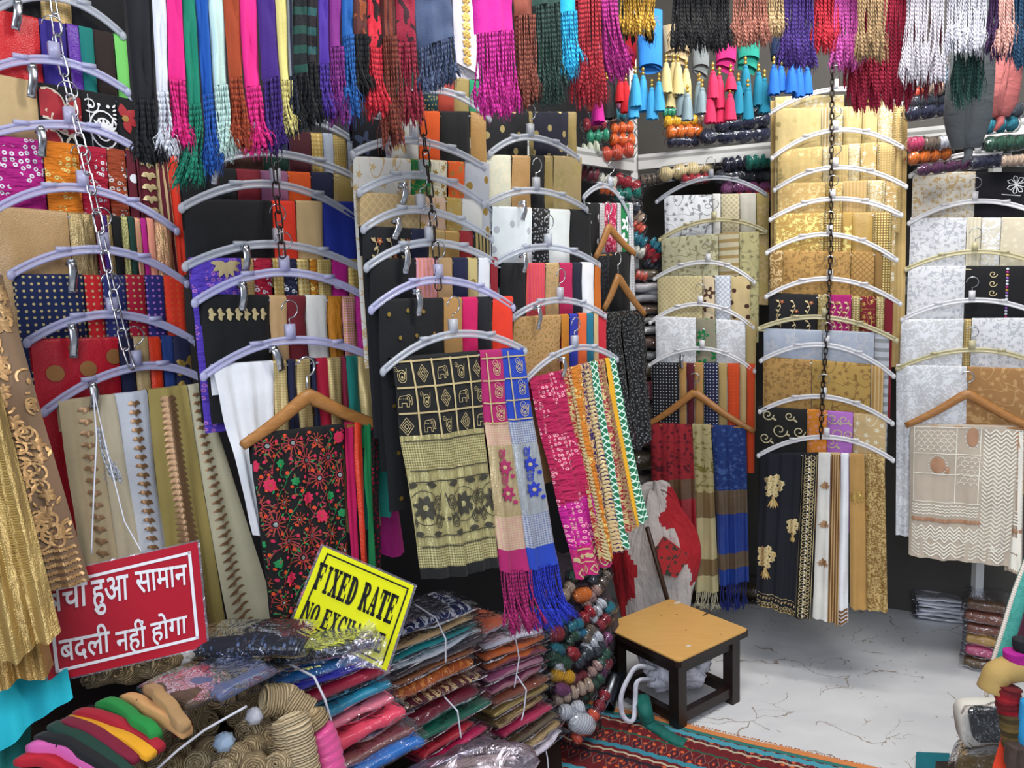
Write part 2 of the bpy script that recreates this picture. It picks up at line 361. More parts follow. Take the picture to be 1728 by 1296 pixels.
# ---------------------------------------------------------------- cloth on hangers
class Cloth:
    """a folded cloth draped over a hanger bar: four corners of its front, n = out of the wall"""
    def __init__(s, TL, TR, BL, BR, n, amp=.004, freq=2.0, thick=.012, back=.22, nu=12, nv=16, sag=0.0, wrap=.006, seed=0, hemwave=0.0, nz=.0015):
        s.nz=nz
        s.TL, s.TR, s.BL, s.BR, s.n = map(Vector, (TL, TR, BL, BR, n)); s.amp, s.freq, s.th, s.back, s.nu, s.nv, s.wr, s.seed, s.sag, s.hw = amp, freq, thick, back, nu, nv, wrap, seed, sag, hemwave
        s.w = (s.TR-s.TL).length; s.L = ((s.BL-s.TL).length+(s.BR-s.TR).length)/2
    def P(s, a, t):
        a_=min(max(a, 0), 1); tt=min(max(t, 0), 1)
        top = s.TL.lerp(s.TR, a_); bot = s.BL.lerp(s.BR, a_); p = top.lerp(bot, tt)
        e = abs(2*a_-1); off = -s.th*e**5*(.25+.75*min(1, tt*5))
        k = .25+.75*tt
        off += s.amp*k*(math.sin(2*PI*(s.freq*a_+s.seed))+.5*math.sin(2*PI*(2.3*s.freq*a_+s.seed*3+.4*tt)))
        off += s.nz*vn(a_*3+s.seed*17, tt*5+s.seed*5)+s.sag*math.sin(PI*tt)
        p = p+s.n*off
        p = p+(s.TR-s.TL)*((.006 if s.nz > .002 else .0)*vn(tt*4+s.seed*31, s.seed*9)*tt)
        if s.hw: p = p+Vector((0, 0, s.hw*tt*vn(a_*4+s.seed*11, 3.3)))
        return p
    def uvp(s, u, v, lift=.0022):                # metres from the left edge, metres down from the fold
        a=u/s.w; t=v/s.L; d=.01
        p=s.P(a, t); return p+s.n*lift
    def geo(s):
        g=G(); nu, nv = s.nu, s.nv; rows=[]; vs=[]; uv=[]
        nb = 3 if s.back > 0 else 0
        prof=[]
        if s.back > 0:
            for i in range(nb, 0, -1): prof.append(('b', i/nb))
            for i in range(4, 0, -1): prof.append(('w', PI*i/4))
        for j in range(nv+1): prof.append(('f', j/nv))
        for typ, q in prof:
            for i in range(nu+1):
                a=i/nu
                if typ == 'f': p=s.P(a, q); v=-q*s.L
                elif typ == 'w': p=s.P(a, 0)+s.n*(-s.wr+s.wr*math.cos(q))+Vector((0, 0, s.wr*math.sin(q))); v=q*s.wr
                else: p=s.P(a, 0)-s.n*(2*s.wr)+Vector((0, 0, -s.back*q)); v=PI*s.wr+s.back*q
                vs.append(p); uv.append((a*s.w, v))
        fs=[]; m=nu+1
        for j in range(len(prof)-1):
            for i in range(nu): fs.append((j*m+i, (j+1)*m+i, (j+1)*m+i+1, j*m+i+1))
        g.add(vs, fs, 0, uv); return g
# flat embroidery drawn on a cloth: everything in metres on the cloth
class Art:
    def __init__(s, cl, g): s.c=cl; s.g=g
    def poly(s, pts, mi, lift=.0022):
        n=len(pts); cx=sum(p[0] for p in pts)/n; cy=sum(p[1] for p in pts)/n
        if not (.002 < cx < s.c.w-.002 and 0 <= cy <= s.c.L): return
        pts=[(min(max(p[0], .001), s.c.w-.001), min(max(p[1], 0), s.c.L)) for p in pts]
        vs=[s.c.uvp(cx, cy, lift+.0008)]+[s.c.uvp(p[0], p[1], lift) for p in pts]
        s.g.add(vs, [(0, i+1, (i+1) % n+1) for i in range(n)], mi)
    def zone(s, y0, y1, mi, x0=-1, x1=9):       # woven part of the cloth itself: the faces between y0 and y1
        for i, f in enumerate(s.g.f):
            if len(f) != 4: continue
            us=[s.g.uv[q] for q in f]; u=sum(q[0] for q in us)/4; v=-sum(q[1] for q in us)/4
            if y0 <= v < y1 and x0 <= u < x1 and s.g.m[i] == 0: s.g.m[i]=mi
    def disc(s, x, y, r, mi, n=8, ry=None, rot=0, lift=.0022):
        ry=ry or r; c, q=math.cos(rot), math.sin(rot)
        s.poly([(x+r*math.cos(2*PI*i/n)*c-ry*math.sin(2*PI*i/n)*q, y+r*math.cos(2*PI*i/n)*q+ry*math.sin(2*PI*i/n)*c) for i in range(n)], mi, lift)
    def leaf(s, x, y, L, w, ang, mi):
        c, q=math.cos(ang), math.sin(ang); pts=[(0, 0), (L*.3, w*.45), (L*.6, w*.5), (L*.85, w*.25), (L, 0), (L*.85, -w*.25), (L*.6, -w*.5), (L*.3, -w*.45)]
        s.poly([(x+a*c-b*q, y+a*q+b*c) for a, b in pts], mi)
    def line(s, pts, w, mi, closed=False, lift=.0022):
        n=len(pts)
        for i in range(n if closed else n-1):
            a=pts[i]; b=pts[(i+1) % n]; dx, dy=b[0]-a[0], b[1]-a[1]; l=math.hypot(dx, dy) or 1; ox, oy=-dy/l*w/2, dx/l*w/2
            q=[(a[0]+ox, a[1]+oy), (b[0]+ox, b[1]+oy), (b[0]-ox, b[1]-oy), (a[0]-ox, a[1]-oy)]
            if any(p[0] < .001 or p[0] > s.c.w-.001 or p[1] < 0 or p[1] > s.c.L for p in q): continue
            s.g.add([s.c.uvp(p[0], p[1], lift) for p in q], [(0, 1, 2, 3)], mi)
    def ring(s, x, y, r, w, mi, n=14, a0=0, a1=2*PI, ry=None):
        ry=ry or r; s.line([(x+r*math.cos(a0+(a1-a0)*i/n), y+ry*math.sin(a0+(a1-a0)*i/n)) for i in range(n+1)], w, mi)
    def spiral(s, x, y, r, w, mi, turns=1.5, a0=0, n=22, d=1):
        s.line([(x+r*(1-.8*i/n)*math.cos(a0+d*2*PI*turns*i/n), y+r*(1-.8*i/n)*math.sin(a0+d*2*PI*turns*i/n)) for i in range(n+1)], w, mi)
    def flower(s, x, y, r, mi, mc, n=5, w=.55):
        for i in range(n): s.leaf(x, y, r, r*w, 2*PI*i/n+.3, mi)
        s.disc(x, y, r*.24, mc, 6, lift=.0032)
    def burst(s, x, y, r, m1, m2, mc, n=14):
        for i in range(n):
            a=2*PI*i/n; s.line([(x+r*.35*math.cos(a), y+r*.35*math.sin(a)), (x+r*.95*math.cos(a), y+r*.95*math.sin(a))], r*.10, m1 if i % 2 else m2)
            s.disc(x+r*math.cos(a), y+r*math.sin(a), r*.1, m2 if i % 2 else m1, 4)
        s.ring(x, y, r*.35, r*.1, m1, 10); s.disc(x, y, r*.2, mc, 6, lift=.003)
    def paisley(s, x, y, r, w, mi, d=1):
        pts=[(x+d*r*math.cos(a)*(.75), y+r*math.sin(a)) for a in [PI*.2+i*PI*1.7/14 for i in range(15)]]+[(x+d*r*.95, y-r*1.25)]
        s.line(pts, w, mi, True); s.line([(x+(p[0]-x)*.6, y+(p[1]-y)*.6) for p in pts], w, mi, True); s.disc(x, y+r*.15, r*.2, mi, 6)
    def elephant(s, x, y, r, w, mi):
        s.line([(x-.9*r, y+.8*r), (x-.9*r, y-.1*r), (x-.6*r, y-.6*r), (x+.2*r, y-.65*r), (x+.6*r, y-.8*r), (x+.95*r, y-.5*r), (x+1.0*r, y+.5*r), (x+.8*r, y+.5*r), (x+.75*r, y), (x+.55*r, y+.1*r), (x+.55*r, y+.8*r), (x+.2*r, y+.8*r), (x+.2*r, y+.3*r), (x-.4*r, y+.3*r), (x-.4*r, y+.8*r)], w, mi, True)
        s.ring(x+.45*r, y-.3*r, .22*r, w, mi, 8)
        for i in range(5): s.disc(x-.6*r+.22*r*i, y-.25*r, .06*r, mi, 4)
    def diamond(s, x, y, r, w, mi):
        for k in (1, .65, .3): s.line([(x-r*k, y), (x, y-r*k*1.15), (x+r*k, y), (x, y+r*k*1.15)], w, mi, True)
    def garland(s, x0, y0, x1, y1, step, r, mi, mc=None):
        L=math.hypot(x1-x0, y1-y0); n=int(L/step); a=math.atan2(y1-y0, x1-x0)
        for i in range(n+1):
            x=x0+(x1-x0)*i/n; y=y0+(y1-y0)*i/n
            for d in (-1, 1): s.leaf(x, y, r, r*.62, a+d*1.15+PI*0, mi)
            s.leaf(x, y, r*.9, r*.6, a, mi)
            if mc is not None: s.disc(x, y, r*.22, mc, 5, lift=.0034)
    def dotsgrid(s, x0, y0, x1, y1, step, r, mi, jit=0.0, n=5):
        y=y0; k=0
        while y < y1:
            x=x0+(step/2 if k % 2 else 0)
            while x < x1:
                s.disc(x+random.uniform(-jit, jit), y+random.uniform(-jit, jit), r, mi, n); x += step
            y += step; k += 1

class Rack:
    def __init__(s, name, px, F, yaw, zmin, step=.024, mat=HANG_L, lean=.004):
        s.name=name; s.A=at_f(px, 480, F); c, q=math.cos(R(yaw)), math.sin(R(yaw)); s.t=Vector((c, q, 0)); s.n=Vector((q, -c, 0)); s.zmin=zmin; s.step=step; s.mat=mat; s.lean=lean; s.rows=0
    def p(s, px, py, off): return at_pl(px, py, s.A+s.n*off, s.n)
HANGERS=[]; CLOTHS=[]
def make_hanger(rk, off, lt, pk, rt, kind, label, group, clip=None, hook=True, mat=None, bar=None):
    Lp, Pp, Rp = rk.p(*lt, off), rk.p(*pk, off), rk.p(*rt, off)
    zt=rk.n; mid=(Lp+Rp)/2
    e=empty('wooden_hanger' if kind == 'wood' else 'plastic_hanger', Pp); tag(e, label, 'hanger', group); HANGERS.append(e)
    def arc(a): # quadratic arch through the three points
        q=Lp.lerp(Rp, a); h=(Pp-Lp.lerp(Rp, ap)); b=1-((a-ap)/(ap if a < ap else 1-ap))**2
        return q+h*b
    ap=max(.25, min(.75, (Pp-Lp).dot(Rp-Lp)/(Rp-Lp).length_squared))
    if kind == 'wood':
        g=G(); pts=[]; rad=[]
        for i in range(25):
            a=i/24; q=Lp.lerp(Rp, a); h=(Pp-Lp.lerp(Rp, ap)); x=(a-ap)/(ap if a < ap else 1-ap); b=1-abs(x)**1.15; b=b-.10*math.sin(PI*abs(x))*(abs(x) < 1)
            pts.append(q+h*b+zt*.0); rad.append(.0135-.004*abs(x)**2 if abs(x) > .15 else .0145)
        g.tube(pts, rad, 8, flat=(zt, .55)); g.make('shoulder_bar', WOOD, e)
        g=G(); b=Pp+Vector((0, 0, .006)); g.tube([b, b+Vector((0, 0, .03))]+[b+Vector((0, 0, .048))+rk.t*(.018*math.sin(a))+Vector((0, 0, -.018*math.cos(a))) for a in [i*PI*1.35/10 for i in range(1, 11)]], .0022, 6); g.make('hook', STEEL, e)
        g=G(); g.tube([Lp-zt*.006, (bar or (Lp, Rp))[0]-zt*.006, (bar or (Lp, Rp))[1]-zt*.006, Rp-zt*.006], .004, 8); g.make('trouser_bar', WOOD, e)
    else:
        m=mat or rk.mat; g=G()
        top=[arc(i/22) for i in range(23)]; low=[p-Vector((0, 0, .010)) for p in top]
        top[0]=top[0]; ring=[]
        g.tube(top, .0036, 7, flat=(zt, .8)); g.tube(low, .0031, 7, flat=(zt, .8))
        # web between the two rims
        vs=[]; fs=[]
        for i in range(23): vs += [top[i]+zt*.001, low[i]+zt*.001]
        for i in range(22): fs.append((2*i, 2*i+1, 2*i+3, 2*i+2))
        g.add(vs, fs)
        for P_ in (Lp, Rp): g.blob(P_-Vector((0, 0, .006)), rk.t*.007, zt*.0045, Vector((0, 0, .0088)), 10, 8)
        for a in (.27, .73):
            c=arc(a); g.box(c+Vector((0, 0, .002)), rk.t*.012, zt*.004, (0, 0, .004))
        g.make('arched_bar', m, e)
        g=G(); b0, b1 = bar or (Lp, Rp); dz=Vector((0, 0, .012)); bk=zt*-.006
        g.tube([Lp-dz, b0+bk-Vector((0, 0, .003)), b1+bk-Vector((0, 0, .003)), Rp-dz], .0026, 7); g.make('lower_bar', m, e)
        g=G(); g.box(Pp+Vector((0, 0, .012)), rk.t*.009, zt*.0055, (0, 0, .014)); g.make('neck', m, e)
        if hook:
            b=Pp+Vector((0, 0, .024)); r=.017; g=G()
            g.tube([b, b+Vector((0, 0, .012))]+[b+Vector((0, 0, .012+r))+rk.t*(r*math.sin(a))+Vector((0, 0, -r*math.cos(a)))+zt*.006*math.sin(a/2) for a in [i*PI*1.5/12 for i in range(1, 13)]], .0014, 5); g.make('hook', STEEL, e)
    if clip:
        cx, cy0, cy1 = clip[:3]; a=rk.p(cx, cy0, off+.014); b=rk.p(cx+(clip[3] if len(clip) > 3 else 0), cy1, off+.014); d=(b-a); w=.0075
        c=G(); n=7; fr=[a+d*(i/n)+zt*(.006*math.sin(PI*min(1, i/n*1.2))) for i in range(n+1)]
        c.tube(fr, w, 8, flat=(zt, .28))
        c.tube([a+zt*.004, a-zt*.012, a-zt*.014+d*.12], w*.8, 6, flat=(zt, .4)); c.make('clip', STEEL, e)
    return e
PLAIN_NAMES={'offwhite':'off-white','royalblue':'royal blue','brightblue':'bright blue','paleyellow':'pale yellow','palegold':'pale gold','darkgreen':'dark green','darkbrown':'dark brown','redorange':'red-orange','lightpink':'light pink','hotpink':'hot pink','seateal':'sea blue','dustypink':'dusty pink','greyblue':'grey-blue','darkslate':'dark slate','straw':'straw yellow','wheat':'wheat tan','fawn':'fawn'}
def colour_word(c):
    if c not in HEX:                          # the nearest colour that has a name
        q=[int(c[i:i+2], 16) for i in (0, 2, 4)]
        def far(h): p=[int(HEX[h][i:i+2], 16) for i in (0, 2, 4)]; return 2*(p[0]-q[0])**2+4*(p[1]-q[1])**2+3*(p[2]-q[2])**2
        c=min((h for h in HEX if h not in ('mint', 'straw', 'dustypink', 'salmon')), key=far)
    return PLAIN_NAMES.get(c, c)
def cname(spec):
    c1, pat, c2 = spec; w=PATWORD[pat]; s=colour_word(c1)
    if pat not in ('plain', 'silk', 'tissue', 'wrinkle', 'zari') and c2 and colour_word(c2) != s: s += ' and '+colour_word(c2)
    return (s+' '+w).strip()
ARTS={}
def tier(rk, k, hang, x0, y0, y1, strips, kind='plastic', clip=None, mat=None, long=False, bots=None, boff=.03, zmin=None, hook=True, amp=.004, noart=None, last=False, backlen=.05, hanger=True, off=None, what=None):
    """one hanger and the row of folded cloths over its bar; strips = (right edge x, colour, pattern, second colour)"""
    off=k*rk.step if off is None else off; rk.rows += 1; where='%s hanger down, %s' % (ordn(rk.rows), rk.name)
    cs=[cname((s[1], s[2] if len(s) > 2 else 'plain', s[3] if len(s) > 3 else None)) for s in strips if s[1]]
    xs=x0; xe=strips[-1][0]; nreal=0; res=[]
    for i, s in enumerate(strips):
        xr, c1 = s[0], s[1]; pat=s[2] if len(s) > 2 else 'plain'; c2=s[3] if len(s) > 3 else None
        if c1:
            nreal += 1
            ya=y0+(y1-y0)*(xs-x0)/(xe-x0); yb=y0+(y1-y0)*(xr-x0)/(xe-x0); jo=random.uniform(-.0022, .0022)
            jy=random.uniform(-.7, .7); TL=rk.p(xs+.5, ya+jy, off+jo); TR=rk.p(xr-.5, yb+jy, off+jo)
            if bots and bots[i]:
                a, b, c, d = bots[i]; BL=rk.p(a, b, off+boff+jo); BR=rk.p(c, d, off+boff+jo)
            else:
                zb=zmin if zmin is not None else rk.zmin; dr=max(.12, min(.40, TL.z-zb))
                BL=TL+Vector((0, 0, -dr))+rk.n*rk.lean; BR=TR+Vector((0, 0, -dr))+rk.n*rk.lean
            w=(TR-TL).length; fq=max(.5, min(4, w/.05)); big=(bots is not None and bots[i] is not None)
            cl=Cloth(TL, TR, BL, BR, rk.n, amp=amp*(.45 if not big else 1.5), freq=fq, thick=min(.009, w*.22), back=backlen, nu=max(6, min(36, int(w/.006))), nv=(40 if (rk.name, k, i) in ARTS else 24) if big else 12, seed=random.random(), hemwave=.012 if big else 0, nz=.004 if big else .0015)
            g=cl.geo(); mats=[fab(c1, pat, c2)]
            key=(rk.name, k, i)
            if key in ARTS: mats += ARTS[key](Art(cl, g), cl) or []
            noun='saree' if w > .13 else 'dupatta'
            o=g.make('folded_'+noun, mats)
            tag(o, '%s %s, %s along the %s' % (cname((c1, pat, c2)), noun, ordn(nreal), where), noun, 'cloths on the '+rk.name)
            CLOTHS.append(o); res.append((o, cl))
        xs=xr
    if hanger and hang:
        desc=what or ('%s hanger, %s down on the %s, holding %s cloths' % ('wooden' if kind == 'wood' else 'frosted plastic', ordn(rk.rows), rk.name, colour_word([q[1] for q in strips if q[1]][0])))
        make_hanger(rk, off, hang[0:2], hang[2:4], hang[4:6], kind, desc, 'hangers of the '+rk.name, clip, hook, mat, (rk.p(x0, y0+1, off), rk.p(xe, y1+1, off)))
    return res
def link_mesh(name, L, wd, r, m, seg=5):
    g=G(); pts=[]; n=16; st=(L-wd)/2
    for i in range(n):
        a=2*PI*i/n; pts.append(Vector((wd/2*math.cos(a), 0, wd/2*math.sin(a)+(st if math.sin(a) > 0 else -st))))
    g.tube(pts, r, seg, closed=True); me=bpy.data.meshes.new(name); me.from_pydata(g.v, [], g.f); me.materials.append(m); me.polygons.foreach_set('use_smooth', [True]*len(g.f)); me.update(); return me
def chain(pts, L, wd, r, m, label):
    e=empty('hanging_chain', pts[0]); tag(e, label, 'chain'); me=link_mesh('link', L, wd, r, m); step=L-2.6*r
    seg=[]; d=0
    for a, b in zip(pts, pts[1:]): seg.append((d, a, b)); d += (b-a).length
    s=step/2; k=0
    while s < d:
        for d0, a, b in seg:
            if s <= d0+(b-a).length: break
        t=(b-a).normalized(); p=a+t*(s-d0); z=-t; x=Vector((1, 0, 0)).cross(z); x=(Vector((1, 0, 0))-z*z.x).normalized(); y=z.cross(x)
        ang=(.25 if k % 2 else 1.35)+random.uniform(-.15, .15); x2=x*math.cos(ang)+y*math.sin(ang); y2=z.cross(x2)
        mt=Matrix((x2, y2, z)).transposed().to_4x4(); mt.translation=p-e.location
        o=bpy.data.objects.new('link', me); COL.objects.link(o); o.parent=e; o.matrix_local=mt; s += step; k += 1
    return e
def fringe(g, p1, p2, L, n, r, spread=.012, fluff=.35, seg=4, mi=0, drift=Vector((0, 0, 0)), nrm=Vector((0, -1, 0)), twist=True, layers=2):
    for la in range(layers):
        for i in range(n):
            a=(i+.5+random.uniform(-.25, .25))/n; p=Vector(p1).lerp(Vector(p2), a)+nrm*((la-.5)*.008*(layers > 1)+random.uniform(-.003, .003)); l=L*random.uniform(.82, 1.06); m=20
            sx=random.uniform(-1, 1); ph=random.uniform(0, 9); pts=[]; rad=[]
            d=(Vector(p2)-Vector(p1)).normalized()
            for j in range(m+1):
                t=j/m; pts.append(p+Vector((0, 0, -l*t))+d*(sx*spread*t*t+.0035*t*math.sin(5*t+ph))+nrm*(.006*t*math.sin(4*t+ph*2))+drift*(t*t))
                k=1+(.2*math.sin(j*2.9+ph) if twist else 0)
                if t > 1-fluff: k=1.0+1.1*math.sin(PI*min(1, (t-1+fluff)/fluff)*.8)*random.uniform(.6, 1.2)
                rad.append(r*k*(.35 if j == m else 1))
            g.tube(pts, rad, seg, mi, cap=False)
            if fluff > 0:     # loose threads at the end of the cord
                for q in range(5):
                    o=Vector((random.uniform(-1, 1)*.010, random.uniform(-1, 1)*.008, 0)); s0=pts[int(m*(1-fluff*.8))]; e=pts[-1]+o+Vector((0, 0, random.uniform(-.012, .012)))
                    g.tube([s0, s0.lerp(e, .5)+o*.7, e], [r*.5, r*.45, r*.15], 3, mi, cap=False)
# ---------------------------------------------------------------- embroidery for the cloths that show most
def leaf_garland(m1, n=1, along='v', r=.011, step=.02, xs=(.5,), mc=None):
    def f(A, c):
        for q in xs:
            if along == 'v': A.garland(c.w*q, .012, c.w*q, c.L-.01, step, r, 1, 2 if mc else None)
            else: A.garland(.012, c.L*q, c.w-.012, c.L*q, step, r, 1, 2 if mc else None)
        return [m1]+([mc] if mc else [])
    return f
def studs(m, step=.045, r=.0045):
    def f(A, c): A.dotsgrid(.02, .02, c.w-.01, c.L, step, r, 1, .004, 8); return [m]
    return f
def paisley_print(A, c):
    A.paisley(c.w*.55, .062, .034, .003, 1); A.spiral(c.w*.2, .02, .016, .0025, 1)
    for i in range(9): A.leaf(c.w*.55, .07, .03, .007, -PI/2+(i-4)*.33, 1)
    for i in range(16):
        a=-PI*.9+i*PI*1.8/15; A.disc(c.w*.55+.045*math.cos(a), .065+.048*math.sin(a), .0035, 1, 6)
    for i in range(5): A.leaf(c.w*.85, .02+.006*i, .01, .004, -.8+.3*i, 1)
    A.line([(.01, .002), (.012, .2)], .001, 1); return [WHITET]
def abstract_red(A, c):
    for (x, y, r) in ((.2, .03, .026), (.62, .055, .026), (.15, .095, .02), (.55, .125, .022), (.9, .03, .02)):
        A.disc(c.w*x, y, r, 1, 12); A.ring(c.w*x, y, r, .0045, 2, 16)
    for (x, y, r) in ((.42, .02, .03), (.4, .1, .028), (.85, .1, .022)): A.ring(c.w*x, y, r, .0045, 2, 16)
    return [simple('red_print', 'a91f2b'), simple('cream_print', 'd9cdb6')]
def red_flower(A, c):
    A.flower(c.w*.35, .035, .028, 1, 2, 6); A.leaf(c.w*.1, .1, .04, .016, -.6, 2); A.ring(c.w*.5, .08, .03, .003, 3, 12, 0, 3); return [simple('red_petal', 'a8202a'), simple('ochre_leaf', 'a9803c'), simple('ivory_line', 'cfc6a8')]
def gold_medallions(A, c):
    for i, x in enumerate((.22, .6, .93)):
        for y in ((.055,), (.05,), (.03,))[i]: A.disc(c.w*x, y, .0145, 1, 14)
    A.disc(c.w*.45, .012, .008, 1, 10); return [simple('dull_gold_brocade', 'a4713f', .5, .3)]
def garland_h(A, c):
    x=.012
    while x < c.w-.01:
        for d in (1, -1): A.leaf(x, .030, .0125, .0085, d*1.25, 1)
        A.leaf(x-.002, .030, .014, .007, 0, 1); x += .0165
    return [GOLDP]
def dense_floral(A, c):
    m=[simple('thread_pink', 'd3204f', .7), simple('thread_rust', 'a8462f', .7), simple('thread_green', '178a4a', .7), simple('mirror_silver', 'cfd8d2', .2, .8), simple('thread_rose', '9c2b3c', .7), simple('thread_orange', 'd9481f', .7), simple('thread_olive', '4f5a30', .7)]
    rnd=random.Random(3)
    for r in range(10):
        for k in range(-1, 5):
            x=.025+k*.050+(.025 if r % 2 else 0); y=.018+r*.036
            t=(r*3+k*2) % 5
            if t in (0, 2): A.burst(x, y, .021, 5, 2, 4)
            elif t == 1: A.flower(x, y, .0125, 1, 2, 9, .7); 
            elif t == 3: A.flower(x, y, .009, 3, 3, 6, .8); A.spiral(x+.004, y+.016, .014, .0012, 3, .8)
            else: A.burst(x, y, .013, 2, 6, 4, 10)
            sx=x+.031; A.line([(sx, y-.014), (sx+.005, y-.004), (sx-.002, y+.008), (sx-.012, y+.016), (sx-.02, y+.03)], .0013, 5 if k % 2 else 3)
            for q in range(5):
                fx_, fy_=x+rnd.uniform(-.031, .031), y+rnd.uniform(-.024, .024); A.disc(fx_, fy_, rnd.uniform(.0016, .0032), rnd.choice((2, 5, 6, 1, 7)), 5); A.leaf(fx_, fy_, .009, .0035, rnd.uniform(0, 6), rnd.choice((5, 7, 2, 3)))
            for i in range(3): A.leaf(sx-.004*i, y+.005*i, .007, .0035, rnd.uniform(0, 6), 7 if i % 2 else 5)
            A.disc(sx+.006, y-.016, .004, 6, 6); A.disc(sx-.012, y-.006, .0034, 1, 6); A.disc(sx+.012, y+.01, .003, 6, 5)
    return m
def checked_saree(top=True):
    def f(A, c):
        hb=.155; w=c.w; step=.051
        y=0.004
        while y < hb: A.line([(.002+i*(w-.004)/14, y) for i in range(15)], .0036, 1); y += step
        x=.042
        while x < w: A.line([(x, .001+i*hb/8) for i in range(9)], .0036, 1); x += step
        k=0
        for r in range(3):
            for q in range(-1, 4):
                cx=.042+step*(q+.5); cy=.004+step*(r+.5); k=(q+r*2) % 3
                if k == 0: A.diamond(cx, cy, .015, .0013, 1)
                elif k == 1: A.elephant(cx, cy, .0155, .0013, 1)
                else: A.paisley(cx, cy+.003, .0125, .0013, 1); A.spiral(cx-.012, cy-.012, .006, .001, 1)
        # the woven gold end
        zw=[('z', hb+.004, hb+.06), ('p', hb+.062, hb+.082), ('g', hb+.084, c.L-.085), ('p', c.L-.083, c.L-.065), ('z', c.L-.063, c.L-.022)]
        for t, a, b in zw:
            A.zone(a, b, 2 if t == 'z' else 3)
            A.line([(w*i/30, a+.0015) for i in range(31)], .0022, 4)
        A.zone(hb, hb+.004, 3)
        ym=(hb+.084+c.L-.085)/2
        for cx in (w*.12, w*.58, w*.97):
            A.flower(cx, ym, .026, 4, 3, 8, .5)
            for s in (-1, 1):
                A.paisley(cx+s*.035, ym-.008, .014, .0022, 4, s); A.paisley(cx+s*.03, ym+.028, .012, .0022, 4, s)
                A.leaf(cx+s*.008, ym-.047, .03, .012, PI/2-s*1.2-.2*s+(PI if s < 0 else 0)*0, 4); A.leaf(cx+s*.008, ym+.05, .026, .01, (0 if s > 0 else PI), 4)
                for i in range(4): A.disc(cx+s*(.02+.009*i), ym+.012+.004*i, .0042, 4, 6)
            A.ring(cx, ym, .034, .0016, 4, 18)
        return [GOLDP, fab('c9bf8a', 'zari', '7c764e'), fab('cbbf85', 'tissue', 'b0a878'), simple('dark_motif_thread', '3a372c', .6)]
    return f
def side_saree(dark):
    def f(A, c):
        hb=.15; w=c.w
        for y in (.012, .06, .108, hb): A.line([(.001+(w-.002)*i/6, y) for i in range(7)], .003, 1)
        A.line([(w*.22, hb*i/8) for i in range(9)], .003, 1)
        for r in range(3): A.paisley(w*.62, .038+.048*r, .011, .0013, 1); A.spiral(w*.6, .022+.048*r, .009, .0011, 1)
        for a, b, m in ((hb+.003, hb+.05, 2), (hb+.05, c.L-.12, 3), (c.L-.12, c.L-.05, 2)): A.zone(a, b, m)
        ym=(hb+.052+c.L-.12)/2
        for dy in (-.03, .025): A.flower(w*.5, ym+dy, .019, 4, 1, 7, .5); A.paisley(w*.45, ym+dy-.028, .009, .002, 4); A.disc(w*.75, ym+dy+.02, .005, 4, 6)
        return [GOLDP, fab('d9a79a' if dark == 'magenta' else 'b9bfcf', 'zari', 'd8c6a0' if dark == 'magenta' else '7d87a8'), fab('dcc9a0' if dark == 'magenta' else 'cdd2d4', 'tissue', 'b79f72' if dark == 'magenta' else '9aa2b0'), simple('motif_'+dark, 'a02a5c' if dark == 'magenta' else '2336a8', .6)]
    return f
def gold_rosettes(A, c):
    for (x, y, z) in ((.36, .125, 1.5), (.22, .375, 1.5), (.86, .25, 1.0)):
        x=c.w*x
        for i in range(15): A.flower(x+.019*z*math.cos(i*2.4)*(i/15)**.5, y-.012*z+.026*z*math.sin(i*2.4)*(i/15)**.5, .0075*z, 1, 2, 6, .8)
        for i in range(5): A.leaf(x+.003*(i-2), y+.014*z, .030*z, .006*z, PI/2+(i-2)*.28, 1 if i % 2 else 2)
    for i in range(13):
        x=.005+(c.w-.01)*i/12; A.spiral(x, c.L-.018, .008, .0018, 1, 1.1); A.leaf(x, c.L-.030, .010, .004, -PI/2, 1); A.leaf(x+.005, c.L-.008, .008, .004, .4, 2); A.disc(x+.004, c.L-.038, .0022, 2, 5)
    for yy in (.048, .003): A.line([(c.w*i/24, c.L-yy) for i in range(25)], .0018, 1)
    return [GOLDP, GOLDT]
def hem_bars(m, w=.05, n=4):
    def f(A, c):
        for i in range(n):
            y=c.L-w*(i+.5)/n; A.line([(.001+(c.w-.002)*j/12, y) for j in range(13)], w/n*.6, 1)
        return [m]
    return f
def border_scroll(A, c):
    y=.008; k=0
    while y < c.L-.006:
        A.spiral(c.w*.38, y, c.w*.25, .0017, 1, 1.2, d=1 if k % 2 else -1); A.spiral(c.w*.68, y+.006, c.w*.22, .0017, 1, 1.2, PI, d=-1 if k % 2 else 1); A.disc(c.w*.5, y+.003, .003, 2, 6, lift=.0034); y += .0125; k += 1
    for q in (.06, .94): A.line([(c.w*q, c.L*i/20) for i in range(21)], .0016, 1)
    return [GOLDP, PEARL]
def stripes_gold(n=4):
    def f(A, c):
        for i in range(n):
            x=c.w*(i+.5)/n; A.line([(x, .001+(c.L-.002)*j/24) for j in range(25)], c.w/n*.55, 1)
        return [simple('bronze_stripe', '8f6238', .4, .5)]
    return f
def sprigs(m, xs=(.5,), ys=(.07, .19, .3), r=.012):
    def f(A, c):
        for x in xs:
            for y in ys:
                for i in range(6): A.leaf(c.w*x, y, r*1.5, r*.5, PI/2+(i-2.5)*.5, 1)
                A.flower(c.w*x, y, r, 1, 1, 6, .6)
        return [m]
    return f
